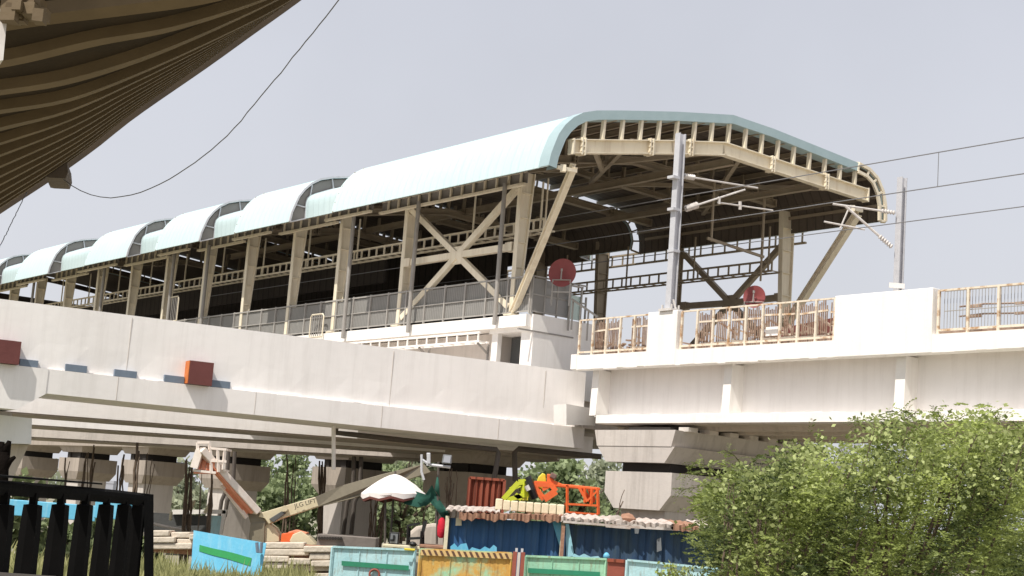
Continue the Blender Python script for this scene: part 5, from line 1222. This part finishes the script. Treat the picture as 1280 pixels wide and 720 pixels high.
slab('yellow_tag', 505, 685.5, 519, 688.5, 39.3, .04, 'yellow', 'small yellow strip on top of the pale blue barricade', 'strip')
t = thing('equipment_case', 'small black equipment case with a grey face on the plank platform', 'case', PY(493, 682, 43))
mb = MB(); boxp(mb, 486, 665, 498.5, 681.5, 42.9, .35); mb.build('case', 'blackplastic', t, bevel=.02); mb = MB(); boxp(mb, 488, 667, 497, 679, 42.86, .03); fp = mb.build('face_plate', 'greyplastic', t); mb = MB(); boxp(mb, 491, 669, 493.5, 676, 42.83, .03); boxp(mb, 488, 674, 492, 676.5, 42.83, .03); mb.build('dark_mark', 'blackplastic', fp)
t = thing('black_chair', 'black armchair standing on the plank platform under the umbrella', 'chair', PY(521, 682, 43))
def cb(name, *bars):
    mb = MB()
    for q in bars: mb.bar(PY(q[0],q[1],q[4]), PY(q[2],q[3],q[4] if len(q) < 6 else q[5]), .05, .05)
    return mb.build(name, 'blackplastic', t)
cb('leg', (509,681,510,658,42.8)); cb('leg', (511,681,512,660,43.3)); cb('leg', (526,681,527,664,42.8)); cb('leg', (529,681,529,664,43.3))
cb('armrest', (509,657,524,655,42.8)); cb('armrest', (511,656,525,654,43.3))
mb = MB(); mb.prism([PY(x,y,42.8) for x,y in ((508,672),(527,671),(527,674),(508,675))][::-1], (0,.5,0)); mb.build('seat', 'blackplastic', t)
mb = MB(); mb.prism([PY(x,y,42.85) for x,y in ((525,672),(528,672),(534,650),(529,652))][::-1], (0,.45,0)); mb.build('backrest', 'blackplastic', t)
o = MB().ball(PY(516,680,42.6), .09, 8, (1.3,1,.7), .15).build('dark_bag', 'blackplastic', smooth='all'); tag(o, 'small dark bag beneath the chair', 'bag')
mb = MB(); mb.prism([PY(x,y,47) for x,y in ((508,684),(508,668),(520,658),(540,654),(570,656),(570,690),(508,690))][::-1], (0,.6,0)); tag(mb.build('earth_heap', 'conc', bevel=.1), 'beige earth heap behind the chair', 'heap')

# ------------------------------------------------------------------ thorn tree and creeper, lower right
rn = random.Random(33)
YT = 25.0
TT = thing('thorn_tree', 'large feathery yellow green thorn tree filling the lower right corner', 'tree', (PY(1120,720,YT).x, YT, 0))
outl = [(850,600),(870,585),(900,588),(930,572),(975,566),(1000,572),(1040,556),(1080,544),(1100,537),(1150,532),(1210,530),(1290,536)]
def topy(x):
    for i in range(len(outl)-1):
        if outl[i][0] <= x <= outl[i+1][0]: u = (x-outl[i][0])/(outl[i+1][0]-outl[i][0]); return outl[i][1]+(outl[i+1][1]-outl[i][1])*u + 9*sin(x*.055)+6*sin(x*.17+1)+(10 if x < 1000 else 0)
    return 525
base = PY(1120, 740, YT); base.z = 0; fork = Vector((base.x-.2, YT, 1.2))
lim = MB(); lim.tube([base, base+Vector((.05,0,.6)), fork], [.22,.18,.16], 9)
tips = []
for i in range(20):
    px = 858+ (1300-858)*(i+.5)/20; py = topy(px)+rn.uniform(8,120)*(1 if i % 3 else .3); 
    if px < 940: py = topy(px)+rn.uniform(6,60)
    Y = YT+rn.uniform(-2.2,2.2); tp = PY(px, py, Y); m1 = fork.lerp(tp, .4)+Vector((0,0,.25))+rvec(rn)*.15; m2 = fork.lerp(tp, .72)+Vector((0,0,.22))+rvec(rn)*.12
    lim.tube([fork, m1, m2, tp], [.05,.03,.018,.006], 6); tips += [(m1,m2),(m2,tp),(m2,tp)]
lim.build('limb', 'bark', TT, smooth='all')
lf = MB()
cl = []
for i in range(640):
    px = rn.uniform(884, 1310); ty = topy(px); lo = 735 if px > 900 else ty+45+rn.random()*120
    py = ty+6+(lo-ty)*rn.random()**.9; cl.append((px, py, YT+rn.uniform(-2.6,2.6), rn.gauss(0,.13)))
def frond(p, d, n, l, tone, w=.02, ll=.06):
    d = d.normalized(); droop = Vector((0,0,-.35))
    for k in range(n):
        u = k/n; q = p+d*l*u+droop*l*u*u; side = d.cross(ZV); 
        if side.length < .01: side = Vector((1,0,0))
        side.normalize()
        for s_ in (-1, 1):
            leafquad(lf, q, side*s_+d*.5+Vector((0,0,rn.uniform(-.3,.4))), w*rn.uniform(.8,1.5), ll*rn.uniform(.8,1.5), d+rvec(rn)*.5, min(1,max(0,tone+rn.gauss(0,.1))))
for i in range(210):
    px = rn.uniform(900, 1310); ty = topy(px)+22; cl.append((px, ty+(740-ty)*rn.random(), YT+rn.uniform(2.7,4.2), -.42))  # rear clusters toned dark, crown's inner shade put into leaf colour
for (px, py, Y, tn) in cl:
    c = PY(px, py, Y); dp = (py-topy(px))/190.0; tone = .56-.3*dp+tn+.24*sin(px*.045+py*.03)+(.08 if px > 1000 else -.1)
    a0 = rn.uniform(-.6,.6)
    for j in range(11):
        d = Vector((rn.gauss(-.35,.8), rn.gauss(0,.7), rn.gauss(.25,.5))); p = c+rvec(rn)*rn.uniform(0,.34)*Vector((1.2,1,.8)).length*.7
        frond(p, d, 8, rn.uniform(.25,.45), tone, .022, .06)
# fringe sprays reaching left and up
for (x0,y0,x1,y1) in ((905,600,852,592),(910,612,850,612),(900,595,868,578),(930,585,905,562),(1085,540,1060,522),(1150,530,1125,512),(1250,530,1235,516),(1000,575,985,560),(895,640,880,628),(1120,535,1090,524),(1180,528,1165,515)):
    a, b = PY(x0,y0,YT), PY(x1,y1,YT-.3); MB().tube([a, a.lerp(b,.5)+Vector((0,0,.06)), b], [.012,.008,.003], 4).build('twig', 'bark', TT)
    for j in range(16):
        u = rn.random(); frond(a.lerp(b,u)+Vector((0,0,.06*(1-abs(2*u-1)))), Vector((rn.gauss(-.3,.8), rn.gauss(0,.5), rn.gauss(0,.5))), 7, rn.uniform(.14,.28), .42+rn.gauss(0,.08), .013, .04)
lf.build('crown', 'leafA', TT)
CV = thing('leafy_creeper', 'pale round leaved creeper climbing over the top of the thorn tree', 'creeper', (PY(1150,720,24).x, 24, 0))
lf2 = MB(); st = MB()
cc = []
for i in range(150):
    px = rn.uniform(990, 1300); cc.append((px, topy(px)+2+rn.random()**1.5*85))
for i in range(34): px = rn.uniform(905, 1010); cc.append((px, topy(px)+2+rn.random()**1.3*40))
for i in range(40): cc.append((rn.uniform(885, 985), rn.uniform(625, 725)))
for px, py in cc:
    Y = YT-1.6+rn.uniform(-1.0,1.4); c = PY(px, py, Y)
    for j in range(19):
        p = c+Vector((rn.gauss(0,.2), rn.gauss(0,.25), rn.gauss(0,.15))); leafquad(lf2, p, rvec(rn), rn.uniform(.05,.085), rn.uniform(.06,.1), rvec(rn), min(1,max(0,rn.gauss(.5,.25)+(.1 if px > 1000 else 0))))
for i in range(12):
    px = 895+rn.random()*95; st.tube([PY(px,740,YT-1.8), PY(px+rn.uniform(-8,8),690,YT-1.7), PY(px+rn.uniform(-14,14),640,YT-1.6), PY(px+rn.uniform(-16,24),602,YT-1.6)], [.02,.016,.012,.006], 5)
for i in range(14):
    px = 1010+i*21; st.tube([PY(px-60,735,YT-1), PY(px-30,640,YT-1.2), PY(px,topy(px)+5,YT-1.4)], [.025,.018,.006], 5)
for (x0,y0,x1,y1) in ((985,590,975,565),(1100,540,1120,524),(960,580,1000,566),(1130,525,1150,512),(1185,530,1215,515)):
    a, b = PY(x0,y0,YT-1.6), PY(x1,y1,YT-1.6); st.tube([a, b], .006, 4)
    for j in range(12): leafquad(lf2, a.lerp(b, rn.random())+rvec(rn)*.04, rvec(rn), .05, .06, rvec(rn), rn.uniform(.4,.9))
lf2.build('leaves', 'leafB', CV); st.build('stems', 'wirebrown', CV)
# small bright sapling in front of the blue barricade
for px, y0, lab in ((833, 700, 'small bright green sapling in front of the pale blue barricade'), (862, 705, 'paler small sapling right of the bright one')):
    t = thing('sapling', lab, 'sapling', (PY(px,715,36).x, 36, 0)); l3 = MB(); s3 = MB(); b = PY(px, 715, 36)
    for k in range(5):
        tp = PY(px+rn.uniform(-16,14), y0+rn.uniform(0,12), 36+rn.uniform(-.3,.3)); s3.tube([Vector((b.x,36,0)), Vector((b.x,36,1.2)), tp], [.02,.014,.005], 5)
        for j in range(20): leafquad(l3, Vector((b.x,36,1.6)).lerp(tp, rn.uniform(.5,1))+rvec(rn)*.1, rvec(rn), .07, .13, rvec(rn), rn.uniform(.3,1))
    s3.build('stem', 'wirebrown', t); l3.build('leaves', 'leafA' if px < 850 else 'leafB', t)
